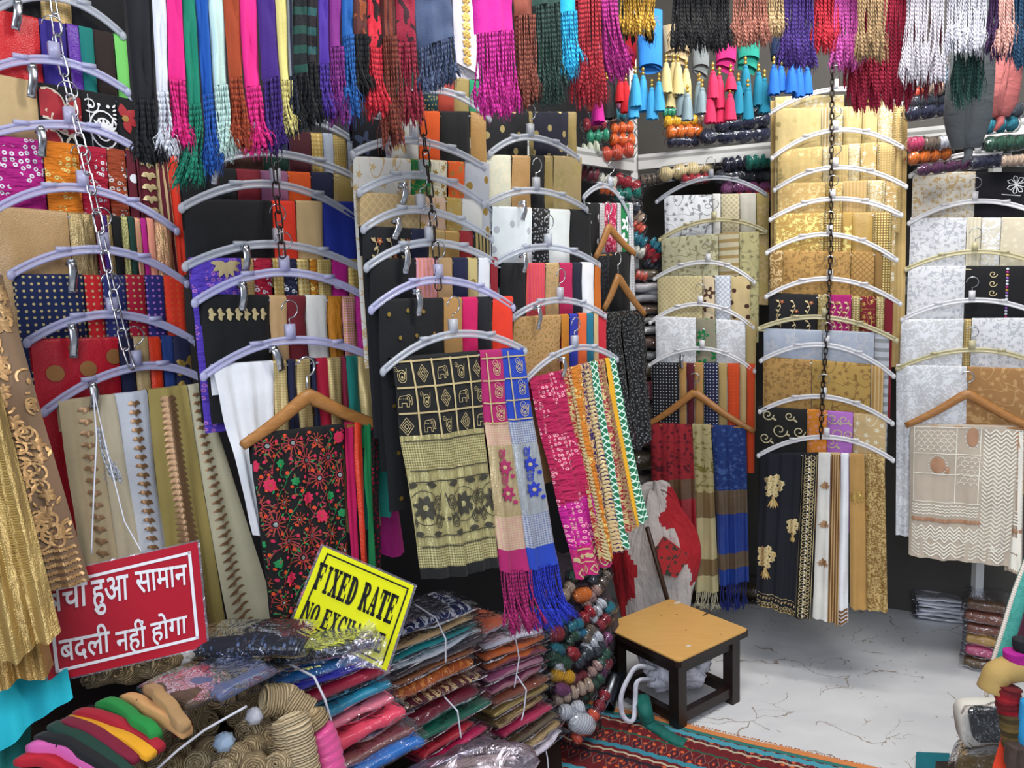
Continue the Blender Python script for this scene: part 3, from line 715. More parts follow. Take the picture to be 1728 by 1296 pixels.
def patchwork(A, c):
    w=c.w; H=c.L; k=H/.46
    for x in (.012, w*.44, w*.66): A.line([(x, (.004+.26*j/14)*k) for j in range(15)], .0024, 1)
    for y in (.004, .095, .165, .262): A.line([(.01+(w*.65)*j/12, y*k) for j in range(13)], .0024, 1)
    for r in range(6):
        for q in range(6): A.ring(.024+q*.019+(.0095 if r % 2 else 0), (.026+r*.0125)*k, .010, .0016, 1, 7, PI, 2*PI)
    for r in range(7):
        for q in range(3): A.ring(w*.49+q*.02+(.01 if r % 2 else 0), (.112+r*.0145)*k, .010, .0016, 1, 7, PI, 2*PI)
    y=.008
    while y < .40:
        A.line([(w*.69+w*.30*j/6, (y+(.016 if j % 2 else 0))*k) for j in range(7)], .0042, 1); y += .0135
    for yy in (.272, .282, .292, .302): A.line([(.008+w*.64*j/30, (yy+(.005 if j % 2 else 0))*k) for j in range(31)], .0032, 1)
    for yy in (.345, .357, .369, .381, .40, .412, .424, .436): A.line([(.008+w*(.66 if yy < .39 else .92)*j/14, (yy+(.016 if j % 2 else 0))*k) for j in range(15)], .0036, 1)
    for j in range(16): A.disc(.014+w*.64*j/15, .325*k, w*.028, 2, 6, .0075)
    A.disc(w*.27, .135*k, .022, 2, 16, .027); A.disc(w*.36, .15*k, .008, 2, 8, .012)
    for i in range(20): A.disc(w*.27+.027*math.cos(i*PI/10), .135*k+.032*math.sin(i*PI/10), .0021, 3, 5)
    A.disc(w*.585, .035*k, .017, 2, 12, .032)
    for i in range(14): A.disc(w*.585+.021*math.cos(i*PI/7), .035*k+.037*math.sin(i*PI/7), .002, 3, 5)
    return [simple('raised_ivory_thread', 'f3efe2', .7), simple('rose_gold_patch', 'b5896a', .5, .25), PEARL]
def white_flower(A, c):
    for i in range(7): A.line([(c.w*.62, .035), (c.w*.62+.02*math.cos(i*.9-.3), .035+.024*math.sin(i*.9-.3)), (c.w*.62+.028*math.cos(i*.9), .035+.028*math.sin(i*.9)), (c.w*.62+.02*math.cos(i*.9+.3), .035+.024*math.sin(i*.9+.3)), (c.w*.62, .035)], .0022, 1)
    A.line([(c.w*.4, .065), (c.w*.9, .072)], .0022, 1); return [WHITET]
def bead_line(cols):
    def f(A, c):
        ms=[simple('bead_'+x, x, .25, .5) for x in cols]; x=c.w*.42; y=.004; k=0
        while y < min(.2, c.L): A.disc(x+.028, y, .0042, 1+k % len(ms), 8); y += .0095; k += 1
        for yy in (.02, .05, .08): A.spiral(x-.012, yy, .012, .0022, 1+len(ms), 1.2)
        return ms+[GOLDP]
    return f
def cream_scrolls(A, c):
    for (x, y, r) in ((.2, .02, .02), (.65, .02, .016), (.45, .07, .026), (.85, .07, .02), (.15, .1, .02)): A.spiral(c.w*x, y, r, .0036, 1, 1.3); A.leaf(c.w*x+r*.8, y+.01, .016, .007, .6, 1)
    return [simple('cream_cord', 'c9bd94', .6)]
def vine_gold(A, c):
    for i in range(3):
        x=c.w*(.2+.3*i); A.line([(x, .13), (x+.01, .1), (x-.006, .07), (x+.008, .04), (x, .015)], .0016, 1)
        for j in range(7): A.leaf(x+.003*(-1)**j, .12-.016*j, .014, .006, (-.6 if j % 2 else PI+.6), 1)
        A.flower(x+.012, .022+.03*(i % 2), .008, 2, 1, 5)
    return [GOLDP, simple('rust_petal', 'a5582e')]
def hem_border(A, c):
    A.zone(c.L*.62, c.L*.86, 3); A.zone(c.L*.86, 9, 1); A.line([(c.w*i/12, c.L*.865) for i in range(13)], .004, 2); A.line([(c.w*i/12, c.L*.93) for i in range(13)], .003, 2)
    for i in range(9):
        A.flower(.006+i*(c.w-.012)/8, c.L*.90, .007, 2, 2, 6, .7); A.line([(.004+i*(c.w-.012)/8, c.L*.97), (.009+i*(c.w-.012)/8, c.L*.945), (.014+i*(c.w-.012)/8, c.L*.97), (.009+i*(c.w-.012)/8, c.L*.99)], .002, 2, True)
    return [fab('c01a6c', 'wrinkle'), GOLDP, fab('c0108c', 'band', 'lightpink')]
def woven_bands(solid, dark):
    def f(A, c):
        m=[fab(solid, 'silk', solid), fab(dark, 'silk', 'tan')]
        for a, b, k in ((.40, .54, 2), (.54, .80, 1), (.80, .90, 2), (.90, 2, 1)): A.zone(c.L*a, c.L*b, k)
        return m
    return f
def edge_beads(A, c):
    y=.003
    while y < min(c.L, .16): A.disc(c.w-.006, y, .0028, 1, 6); A.disc(.006, y, .0028, 1, 6); y += .0075
    return [GOLDP]
LL='leftmost rack'; L2='second-from-left rack'; L3='third-from-left rack'; L4='fourth-from-left rack'; L5='corner rack'; R1='pale rack'; R2='tan rack'; R3='white rack'
ARTS.update({(LL, 1, 1): abstract_red, (LL, 1, 2): paisley_print, (LL, 1, 3): red_flower, (LL, 3-1, 6): leaf_garland(GOLDP, r=.016, step=.022),
 (LL, 5, 0): gold_medallions, (LL, 6, 2): leaf_garland(COPPER, r=.0125, step=.0165), (LL, 6, 0): leaf_garland(COPPER, r=.012, step=.020, xs=(.62,)), (LL, 6, 3): leaf_garland(COPPER, r=.017, step=.011, xs=(.45,)), (LL, 6, 4): leaf_garland(COPPER, r=.009, step=.016, xs=(.3,)),
 (L2, 4, 0): garland_h, (L2, 2, 0): lambda A, c: ([A.leaf(c.w*.66, .004, .03, .011, PI*i/6, 1) for i in range(7)], [GOLDP])[1],
 (L2, 6, 0): dense_floral, (L3, 5, 0): studs(BRASS), (L3, 6, 0): checked_saree(), (L3, 6, 1): side_saree('magenta'), (L3, 6, 2): side_saree('blue'),
 (L3, 3, 0): vine_gold, (R2, 9, 0): gold_rosettes, (R2, 9, 1): border_scroll, (R2, 9, 2): sprigs(COPPER, (.62,), (.10, .23, .36)), (R2, 9, 4): hem_bars(simple('bronze_bars', '8f6238', .4, .5)), (R2, 9, 3): stripes_gold(4), (R2, 9, 5): sprigs(GOLDT, (.5,), (.13,), .02), (R2, 8, 0): cream_scrolls,
 (R2, 8, 2): cream_scrolls, (R2, 5, 0): vine_gold, (R2, 5, 2): vine_gold, (R3, 5, 0): patchwork, (R3, 0, 1): white_flower, (R3, 2, 1): bead_line(['e8eef5', 'b03a7c', 'c89a3c', '9a66c0', 'd7d2e8']), (R2, 3, 0): edge_beads, (R2, 3, 1): edge_beads, (R2, 3, 4): edge_beads, (R2, 0, 6): edge_beads, (R2, 1, 5): edge_beads, (R2, 2, 3): edge_beads, (R2, 5, 3): edge_beads, (R2, 5, 5): edge_beads,
 (L4, 4, 0): hem_border, (L4, 4, 1): leaf_garland(GOLDP, r=.008, step=.009), (L4, 4, 3): leaf_garland(GOLDP, r=.009, step=.010), (L4, 4, 5): leaf_garland(COPPER, r=.009, step=.0105),
 (R1, 5, 0): woven_bands('a3242e', '4a332c'), (R1, 5, 1): woven_bands('c9bd8e', '7a6a4a'), (R1, 5, 2): woven_bands('1d3f94', '4c4640')})

# ---------------------------------------------------------------- the racks
k1=Rack(LL, 170, 1.55, 48, .60, .020, HANG_L)
tier(k1, -1, None, 0, -60, 0, [(65, 'black'), (118, 'sand', 'zari', 'gold'), (210, 'black')], zmin=1.35, hanger=False)
tier(k1, 0, (-30, 25, 95, -10, 207, 55), -30, 15, 64, [(66, 'red', 'silk', 'redorange'), (112, 'indigo'), (133, 'violet', 'silk', 'purple'), (157, 'teal'), (192, 'darkbrown'), (214, 'lime')], clip=(30, 4, 50, -4), mat=HANG_C)
tier(k1, 1, (-35, 120, 92, 97, 215, 150), -35, 125, 172, [(62, 'peach' if 0 else 'sand'), (136, 'black'), (196, 'black'), (228, 'black')], clip=(55, 112, 165, -2))
tier(k1, 2, (-40, 228, 118, 206, 227, 245), -40, 228, 268, [(72, 'magenta', 'band', 'white'), (133, 'e07d12', 'band', 'paleyellow'), (180, 'crimson', 'band', 'white'), (212, 'rust', 'band', 'offwhite'), (228, 'maroon', 'bigdots', 'white'), (233, 'maroon'), (262, 'maroon'), (284, 'maroon', 'stripev', 'sand'), (300, 'redorange')], clip=(69, 218, 265, 2), bots=[None]*7+[(285, 470, 304, 470), (304, 470, 316, 470)], boff=.004)
tier(k1, 3, (-10, 350, 140, 313, 298, 385), -10, 352, 376, [(115, 'beige', 'silk', 'tan'), (160, 'sand', 'tissue', 'khaki'), (170, 'wine'), (180, 'purple'), (188, 'sand', 'tissue', 'khaki'), (204, 'black'), (215, '8a9a5c', 'tissue', 'palegold'), (227, 'darkgreen'), (237, 'peach', 'zari', 'sand'), (247, 'magenta'), (260, 'peach'), (288, 'peach', 'tissue', 'palegold')])
tier(k1, 4, (18, 458, 175, 417, 315, 474), 24, 468, 470, [(142, '10214f', 'dots', 'palegold'), (172, 'c8141f', 'dots', 'sand'), (212, '22286b', 'dots', 'grey'), (245, 'crimson', 'dots', 'palegold'), (276, '262470', 'dots', 'lilac'), (311, 'redorange', 'dots', 'orange')], clip=(121, 441, 494, 1))
tier(k1, 5, (45, 573, 190, 526, 331, 574), 52, 578, 571, [(200, 'bf1426', 'silk', 'crimson'), (225, 'navy'), (250, 'sand', 'silk', 'khaki'), (272, 'redorange', 'silk', 'orange'), (292, '1d3a7c'), (322, 'navy', 'floral', 'gold')], clip=(122, 551, 604, 3))
tier(k1, 6, (74, 690, 230, 615, 346, 637), 98, 682, 650, [(163, 'cbb893', 'plain'), (194, 'd8cbae', 'plain'), (250, 'dfe4ee'), (316, 'b8a35e', 'plain'), (348, 'ddd6b4', 'plain')], clip=(157, 650, 690, 2),
     bots=[(158, 1075, 218, 1090), (216, 1090, 268, 1098), (250, 1100, 312, 1104), (305, 1104, 390, 1088), (390, 1085, 472, 1040)], boff=.10, amp=.006)
cl=Cloth(k1.p(-40, 400, .03), k1.p(8, 405, .03), k1.p(20, 690, .05), k1.p(62, 690, .05), k1.n, amp=.006, freq=1.4)
tag(cl.geo().make('folded_dupatta', [fab('7a1238', 'bigdots', 'white')]), 'wine dupatta with sparse white dots behind the gold lace saree', 'dupatta')

k2=Rack(L2, 470, 1.60, 46, .62, .020, HANG_L)
tier(k2, -1, (380, 262, 490, 196, 604, 240), 360, 222, 230, [(445, 'brown'), (487, 'darkgreen'), (525, '4a1420'), (545, 'gold', 'beads', 'palegold'), (562, 'greyblue'), (585, 'gold', 'zari', 'palegold'), (597, 'greyblue')], mat=HANG_C, what='clear plastic hanger at the top of the second-from-left rack behind scarf fringes')
tier(k2, 0, (318, 292, 450, 253, 613, 303), 306, 286, 298, [(400, 'black'), (440, '7c1626'), (487, 'mauve'), (525, 'orange'), (563, 'navy'), (604, 'khaki', 'silk', 'gold')], clip=(362, 270, 312, 0), mat=HANG_C)
tier(k2, 1, (306, 346, 465, 307, 610, 372), 310, 340, 345, [(460, '0b0c10'), (500, 'redorange'), (545, 'sand'), (604, 'royalblue')], mat=HANG_C, off=.021)
tier(k2, 2, (312, 445, 470, 408, 618, 455), 322, 440, 442, [(408, '5a3fc0', 'band', 'lilac'), (428, 'sand', 'zari', 'gold'), (460, 'crimson', 'band', 'white'), (478, 'gold', 'beads', 'palegold'), (502, 'navy', 'band', 'white'), (522, 'palegold', 'beads', 'gold'), (536, 'mustard', 'band', 'paleyellow'), (560, 'palegold', 'zari', 'gold'), (588, 'magenta', 'bigdots', 'white'), (608, 'gold', 'beads', 'palegold')], zmin=1.14, clip=(415, 418, 458, 0), mat=HANG_C)
tier(k2, 4, (328, 506, 480, 455, 627, 504), 340, 502, 504, [(455, '0a0b0e'), (485, 'beige'), (517, '6b1220'), (553, 'offwhite'), (578, 'mustard', 'wrinkle'), (600, 'lightpink', 'zari', 'gold'), (634, 'magenta', 'wrinkle')], zmin=1.16, clip=(410, 480, 524, -1), bots=[None]*6+[(640, 940, 690, 940)], boff=.0, off=.068)
tier(k2, 5, (343, 630, 490, 570, 641, 606), 358, 621, 602, [(462, 'f0f2f6'), (485, 'b39a68', 'zari', 'palegold'), (500, 'navy'), (525, 'b39a68', 'zari', 'palegold'), (535, 'navy'), (553, 'crimson'), (575, 'b39a68', 'zari', 'palegold'), (583, 'wine'), (605, '127a70'), (628, 'c3ac78', 'zari', 'palegold'), (640, '127a70')],
     clip=(462, 588, 625, 14), bots=[(432, 912, 480, 905), (480, 900, 500, 900), (500, 900, 518, 900), (520, 900, 545, 900), (545, 900, 556, 900), (556, 900, 575, 900), (575, 900, 596, 900), (596, 900, 604, 900), (604, 895, 630, 895), (626, 892, 646, 892), (646, 880, 664, 866)], boff=.035, off=.098)
tier(k2, 6, (409, 752, 520, 668, 641, 718), 425, 738, 712, [(580, '0c0a0d'), (597, 'hotpink'), (612, 'redorange', 'silk', 'orange'), (625, '118048'), (640, '0c0a0d', 'seq', 'crimson')], kind='wood',
     bots=[(462, 1046, 598, 1016), (598, 1016, 614, 1012), (614, 1012, 628, 1008), (626, 1008, 636, 1000), (634, 1000, 646, 985)], boff=.03, off=.15)

k3=Rack(L3, 735, 1.72, 48, .66, .021, HANG_C)
tier(k3, -2, None, 640, 118, 140, [(712, 'darkgreen'), (740, '0f3f45', 'seq', 'palegold'), (768, 'a83a2a'), (793, 'khaki'), (812, 'emerald')])
tier(k3, 0, (640, 190, 735, 148, 826, 196), 595, 192, 192, [(660, '0c0e18', 'floral', 'slate'), (708, 'offwhite', 'floral', 'sand'), (744, 'orange'), (795, '0c0c0f'), (822, 'tan', 'silk', 'gold')], mat=HANG_C, clip=(652, 247, 292, 2), off=-.012)
tier(k3, 1, (594, 256, 700, 233, 816, 278), 596, 268, 278, [(695, 'offwhite', 'vine', 'sand'), (728, 'green', 'scroll', 'gold'), (757, 'cream', 'scroll', 'gold'), (785, 'orange', 'scroll', 'gold'), (828, 'silver', 'bigdots', 'gold')], off=.010)
tier(k3, 2, (606, 320, 715, 292, 816, 340), 608, 328, 340, [(710, 'b59c70', 'lattice', 'sand'), (755, 'd8b79c', 'vine', 'gold'), (781, 'gold', 'scroll', 'palegold'), (816, 'offwhite')], off=.031, clip=(682, 312, 346, -2))
tier(k3, 3, (613, 382, 710, 350, 830, 400), 612, 386, 396, [(695, '101218'), (725, '161c38'), (752, 'sand', 'zari', 'gold'), (777, 'tan', 'zari', 'gold'), (800, '8a1720'), (828, 'khaki', 'stripev', 'black')], off=.052, clip=(672, 372, 404, -6))
tier(k3, 4, (618, 447, 725, 405, 836, 440), 625, 442, 438, [(703, '0b0c0f'), (740, 'peach', 'stripev', 'lightpink'), (766, 'beige'), (790, 'navy'), (808, 'palegold', 'bigdots', 'gold'), (828, 'white'), (840, '8a1524')], off=.073, clip=(686, 420, 462, -2))
tier(k3, 5, (626, 518, 740, 468, 866, 515), 640, 510, 504, [(750, '0d0e12'), (782, 'tan'), (808, 'hotpink'), (832, '10121a'), (868, 'redorange')], off=.094, clip=(705, 492, 533, 2), mat=HANG_L, zmin=.85)
r3=tier(k3, 6, (646, 622, 765, 560, 886, 588), 662, 608, 590, [(810, '0d0e10'), (846, 'a81a63'), (884, '1c3fae')], off=.115, bots=[(716, 980, 850, 962), (848, 970, 897, 962), (892, 968, 948, 948)], boff=.075, amp=.0028)

k4=Rack(L4, 940, 2.05, 48, .64, .022, HANG_C)
tier(k4, 0, None, 815, 192, 192, [(892, '0d0d14', 'bigdots', 'palegold'), (899, 'khaki'), (960, '12142c', 'bigdots', 'palegold'), (974, 'khaki', 'silk', 'gold')], hanger=False, off=-.02)
tier(k4, 0, (826, 256, 895, 228, 976, 264), 820, 264, 268, [(865, 'd9d8c2', 'lace', 'cream'), (897, 'tan', 'silk', 'sand'), (920, '0c0d11'), (935, 'khaki', 'silk', 'gold'), (984, 'b09a6a', 'floral', 'palegold')], off=.002)
tier(k4, 1, (823, 340, 905, 318, 990, 350), 832, 352, 358, [(900, 'e4ecee', 'bigdots', 'silver'), (928, '0b0b10', 'seq', 'silver'), (964, 'e0e6e4'), (1000, '0e0f13')], off=.024, clip=(884, 342, 372, -2))
tier(k4, 2, (836, 440, 925, 413, 1011, 444), 845, 448, 446, [(890, '0d0e14'), (922, 'd8425c', 'stripev', 'coral'), (945, 'beige', 'seq', 'palegold'), (968, 'b31450'), (983, '12162c'), (1004, 'e6e6ea'), (1015, 'c0651c')], off=.046, clip=(885, 430, 460, 0))
tier(k4, 3, (866, 532, 945, 503, 1021, 530), 868, 538, 530, [(948, 'b58d5c', 'seq', 'gold'), (962, 'b8741a'), (977, '23309a'), (991, 'e0622c'), (1002, '176d86'), (1010, 'sand'), (1025, 'c01c30')], off=.068, clip=(909, 518, 556, 0))
tier(k4, 4, (889, 636, 970, 584, 1041, 603), 893, 642, 604, [(950, 'b00f4e', 'band', 'lightpink'), (963, 'a8242e', 'dense', 'palegold'), (980, 'c8761c', 'band', 'paleyellow'), (994, '3a2a5c', 'dense', 'd9b27c'), (1006, '17704a', 'lattice', 'mint'), (1020, '9a2a3a', 'dense', 'palegold'), (1028, 'd8a01a'), (1040, '17704a', 'lattice', 'mint')], off=.09, clip=(951, 606, 636, 0),
     bots=[(976, 982, 1036, 950), (1012, 952, 1032, 945), (1024, 945, 1040, 935), (1036, 945, 1050, 930), (1046, 930, 1062, 925), (1058, 900, 1076, 892), (1066, 890, 1080, 885), (1078, 888, 1092, 876)], boff=.10, amp=.006, what='clear plastic hanger at the bottom of the fourth-from-left rack over crimson tie-dye')


k5=Rack(L5, 1040, 2.42, 52, .72, .03, HANG_C)
tier(k5, 0, (985, 330, 1030, 314, 1066, 376), 990, 346, 346, [(1012, '0e0e12', 'bigdots', 'white'), (1022, 'e0e0e2', 'beads', 'silver'), (1042, 'b8104c', 'scroll', 'lightpink'), (1049, 'e0e0e2', 'beads', 'silver'), (1062, '0f7a40', 'floral', 'white'), (1070, 'e4e4e6', 'beads', 'silver')], zmin=.95)
tier(k5, 1, (1004, 436, 1027, 384, 1071, 428), 1008, 430, 428, [(1030, '0c0c0f', 'seq', 'slate'), (1066, '0b0b0e')], kind='wood', zmin=.85)
tier(k5, 2, (1019, 522, 1043, 468, 1088, 530), 1018, 530, 526, [(1050, '0b0b0e', 'seq', 'grey'), (1090, '0c0c10', 'seq', 'grey')], kind='wood', bots=[(1050, 760, 1074, 760), (1074, 760, 1102, 740)], boff=.02)

q1=Rack(R1, 1190, 3.05, -25, .50, .024, HANG_R)
tier(q1, 0, (1108, 338, 1200, 298, 1292, 325), 1120, 332, 328, [(1202, 'white', 'vine', 'grey'), (1216, 'e2e2e0'), (1248, 'c3b58e', 'lattice', 'cream'), (1276, 'd9d6c8'), (1298, 'b8a465', 'floral', 'sand')], mat=HANG_C)
tier(q1, 1, (1113, 402, 1205, 369, 1293, 388), 1115, 404, 392, [(1212, 'c0bd9c', 'vine', '8f8a66'), (1247, 'c9c0a2', 'stripeh', 'a58c5a'), (1281, 'c8c08c', 'vine', '8f8a66')], mat=HANG_Y)
tier(q1, 2, (1104, 468, 1195, 440, 1273, 474), 1108, 468, 468, [(1185, 'b5a577', 'lattice', 'cfc49c'), (1206, 'cdbb9a', 'floral', 'brown'), (1233, 'dfe3ea', 'lattice', 'greyblue'), (1266, 'd0ba88', 'bigdots', 'brown')])
tier(q1, 3, (1097, 542, 1182, 511, 1271, 550), 1105, 536, 544, [(1174, 'd0d1d4', 'lace', 'white'), (1208, '8a8672', 'floral', 'green'), (1258, 'd0d1d4', 'lace', 'white'), (1276, 'b5a06a')])
tier(q1, 4, (1096, 614, 1185, 586, 1273, 624), 1098, 614, 616, [(1145, '0c0c14', 'dots', 'silver'), (1158, 'tan'), (1171, '5a1020'), (1187, 'tan'), (1212, '151a40', 'dots', 'silver'), (1227, 'b59a62'), (1248, 'd4481c', 'dots', 'orange'), (1260, 'sand', 'silk', 'gold'), (1274, 'd4481c')], zmin=.62, clip=(1150, 600, 622))
rq=tier(q1, 5, (1087, 720, 1172, 662, 1273, 728), 1096, 716, 721, [(1168, 'a3242e', 'vine', 'maroon'), (1200, 'b5a878', 'vine', 'olive'), (1259, '1a3576', 'vine', '3f5f9c')], kind='wood', bots=[(1100, 955, 1178, 945), (1172, 1000, 1212, 1000), (1212, 990, 1264, 985)], boff=.04, amp=.005)

for (ob, cl), cc, LL_ in ((rq[1], 'd9d3b4', .07), (rq[2], '1c2f8c', .10)):
    g=G(); fringe(g, cl.P(.05, 1), cl.P(.95, 1), LL_, 11, .0016, .02, .3, nrm=q1.n); g.make('fringe', [cordmat(cc)], ob)
q2=Rack(R2, 1400, 2.75, -24, .42, .022, HANG_R)
def tanset(x0, x1, pats): 
    n=len(pats); out=[]
    for f, c, p, d in pats: out.append((x0+(x1-x0)*f, c, p, d))
    return out
tier(q2, -1, None, 1308, 166, 160, [(1425, 'straw', 'scroll', 'cream'), (1466, 'darkbrown', 'floral', 'gold'), (1512, 'straw', 'stripev', 'cream')], off=-.03, zmin=1.6)
tier(q2, 0, (1300, 188, 1410, 148, 1522, 172), 1308, 186, 180, tanset(1308, 1525, [(.36, 'straw', 'bigdots', 'palegold'), (.46, 'wheat', 'stripev', 'cream'), (.53, 'wheat', 'dense', 'cream'), (.68, 'straw', 'beads', 'palegold'), (.8, 'straw', 'plain', None), (.92, 'straw', 'dense', 'cream'), (1, 'fawn', 'beads', 'palegold')]), off=-.008)
tier(q2, 1, (1303, 264, 1410, 217, 1523, 246), 1312, 256, 240, tanset(1312, 1512, [(.38, 'wheat', 'scroll', 'palegold'), (.47, 'straw', 'dense', 'cream'), (.6, 'wheat', 'stripev', 'straw'), (.7, 'straw', 'dense', 'cream'), (.84, 'wheat', 'vine', 'cream'), (1, 'fawn', 'beads', 'palegold')]), off=.014)
tier(q2, 2, (1307, 318, 1410, 280, 1529, 312), 1312, 312, 306, tanset(1312, 1514, [(.4, 'fawn', 'scroll', 'straw'), (.55, 'honey', 'dense', 'straw'), (.75, 'fawn', 'stripev', 'sand'), (.9, 'wheat', 'dense', 'cream'), (1, 'fawn', 'scroll', 'cream')]), off=.036)
tier(q2, 3, (1300, 368, 1405, 333, 1521, 360), 1306, 364, 360, tanset(1306, 1506, [(.42, 'honey', 'scroll', 'paleyellow'), (.58, 'bronze', 'beads', 'paleyellow'), (.66, 'honey', 'floral', 'paleyellow'), (.84, 'honey', 'silk', 'gold'), (1, 'bronze', 'beads', 'paleyellow')]), off=.058)
tier(q2, 4, (1294, 424, 1400, 393, 1513, 436), 1298, 425, 428, tanset(1298, 1490, [(.12, 'bronze', 'lace', 'sand'), (.72, 'camel', 'scroll', 'bronze'), (.93, 'camel', 'lattice', 'bronze'), (1, 'bronze', 'plain', None)]), off=.08)
tier(q2, 5, (1293, 498, 1400, 468, 1519, 510), 1297, 497, 504, [(1380, '141318'), (1398, 'khaki', 'dense', 'palegold'), (1437, 'a8126c'), (1452, 'khaki', 'beads', 'palegold'), (1479, '7a0f22', 'scroll', 'gold'), (1493, 'khaki', 'dense', 'palegold'), (1508, '7a0f22')], off=.102)
tier(q2, 6, (1281, 552, 1392, 533, 1513, 572), 1288, 556, 564, [(1388, 'greyblue', 'floral', 'silver'), (1476, 'greyblue', 'scroll', 'silver'), (1502, 'silver', 'stripeh', 'grey')], off=.124, mat=HANG_Y)
tier(q2, 7, (1284, 606, 1395, 580, 1508, 632), 1287, 604, 620, [(1370, 'camel', 'scroll', 'bronze'), (1470, 'honey', 'vine', 'bronze'), (1492, 'camel', 'stripev', 'sand')], off=.146)
tier(q2, 8, (1282, 692, 1390, 667, 1506, 712), 1279, 688, 703, [(1362, '141312'), (1396, 'd9861c', 'scroll', 'peach'), (1440, 'lilac'), (1496, 'sand', 'vine', 'cream')], off=.168)
tier(q2, 9, (1280, 766, 1395, 735, 1507, 774), 1282, 766, 768, [(1353, '0a0f1c'), (1381, '0d0f14'), (1402, 'offwhite'), (1419, 'sand'), (1433, 'white'), (1459, 'camel'), (1493, 'bronze', 'dense', 'wheat')], off=.19,
     bots=[(1275, 1022, 1342, 1042), (1340, 1042, 1368, 1052), (1371, 1044, 1396, 1052), (1396, 1052, 1414, 1056), (1414, 1054, 1431, 1052), (1434, 1028, 1463, 1032), (1463, 1030, 1498, 1034)], boff=.05, amp=.005)
c=Cloth(q2.p(1300, 172, -.045), q2.p(1532, 176, -.045), q2.p(1300, 620, -.03), q2.p(1526, 620, -.03), q2.n, amp=.006, freq=3)
tag(c.geo().make('folded_saree', [fab('fawn', 'stripev', 'wheat')]), 'long plain tan saree hanging behind all the hangers of the tan rack', 'saree')

q3=Rack(R3, 1640, 2.65, -25, .60, .024, HANG_R)
tier(q3, 0, (1536, 294, 1650, 256, 1760, 288), 1540, 294, 292, [(1647, 'ddd8cc', 'scroll', 'sand'), (1760, '0b0c16')])
tier(q3, 1, (1534, 374, 1645, 337, 1760, 362), 1536, 370, 370, [(1632, 'e2e4e9', 'scroll', 'silver'), (1657, 'd6cdb8', 'stripev', 'cream'), (1690, 'd9d3c2', 'lace', 'white'), (1760, 'd4cab2', 'vine', 'cream')])
tier(q3, 2, (1529, 452, 1645, 422, 1760, 446), 1532, 452, 452, [(1630, 'dfe0e4', 'scroll', 'silver'), (1760, '0a0b10')], mat=HANG_Y)
tier(q3, 3, (1522, 537, 1640, 504, 1760, 530), 1520, 541, 540, [(1627, 'd0d1d4', 'lace', 'white'), (1640, 'a58a52', 'beads', 'palegold'), (1760, 'dfe0e4', 'scroll', 'silver')])
tier(q3, 4, (1514, 620, 1640, 588, 1760, 614), 1512, 618, 626, [(1632, 'd0d1d4', 'lace', 'white'), (1760, 'a57a4a', 'vine', 'c09a66')], bots=[(1512, 905, 1632, 905), None], boff=.01, mat=HANG_Y)
tier(q3, 5, (1528, 718, 1632, 664, 1760, 730), 1536, 718, 722, [(1722, 'beb1a0', 'plain', None)], kind='wood', bots=[(1534, 938, 1704, 962)], boff=.05, amp=.004)
tier(q3, 5, None, 1700, 724, 724, [(1730, 'b09a86', 'stripev', 'c6b4a2')], off=.112, hanger=False, bots=[(1696, 966, 1726, 970)], boff=.03)

# chains
def rp(rk, pts): return [rk.p(x, y, o) for x, y, o in pts]
chain(rp(k1, [(88, -10, .01), (103, 100, .02), (133, 225, .05), (165, 370, .08), (188, 480, .11), (212, 590, .13), (224, 625, .14)]), .041, .014, .0019, STEEL, 'steel chain of long links down the leftmost rack of hangers')
chain(rp(k2, [(461, 235, .02), (467, 330, .05), (474, 405, .07), (478, 445, .085)]), .034, .012, .0017, IRON, 'dark chain with long links on the second-from-left rack')
chain(rp(k3, [(709, 175, .03), (722, 290, .05), (733, 390, .08), (740, 490, .10)]), .036, .013, .0017, IRON, 'dark chain with long links on the third-from-left rack')
chain(rp(q2, [(1405, 105, .0), (1403, 260, .03), (1402, 420, .10), (1397, 545, .14), (1389, 645, .17), (1385, 735, .205)]), .024, .013, .0021, IRON, 'dark chain of small oval links down the front of the tan rack')
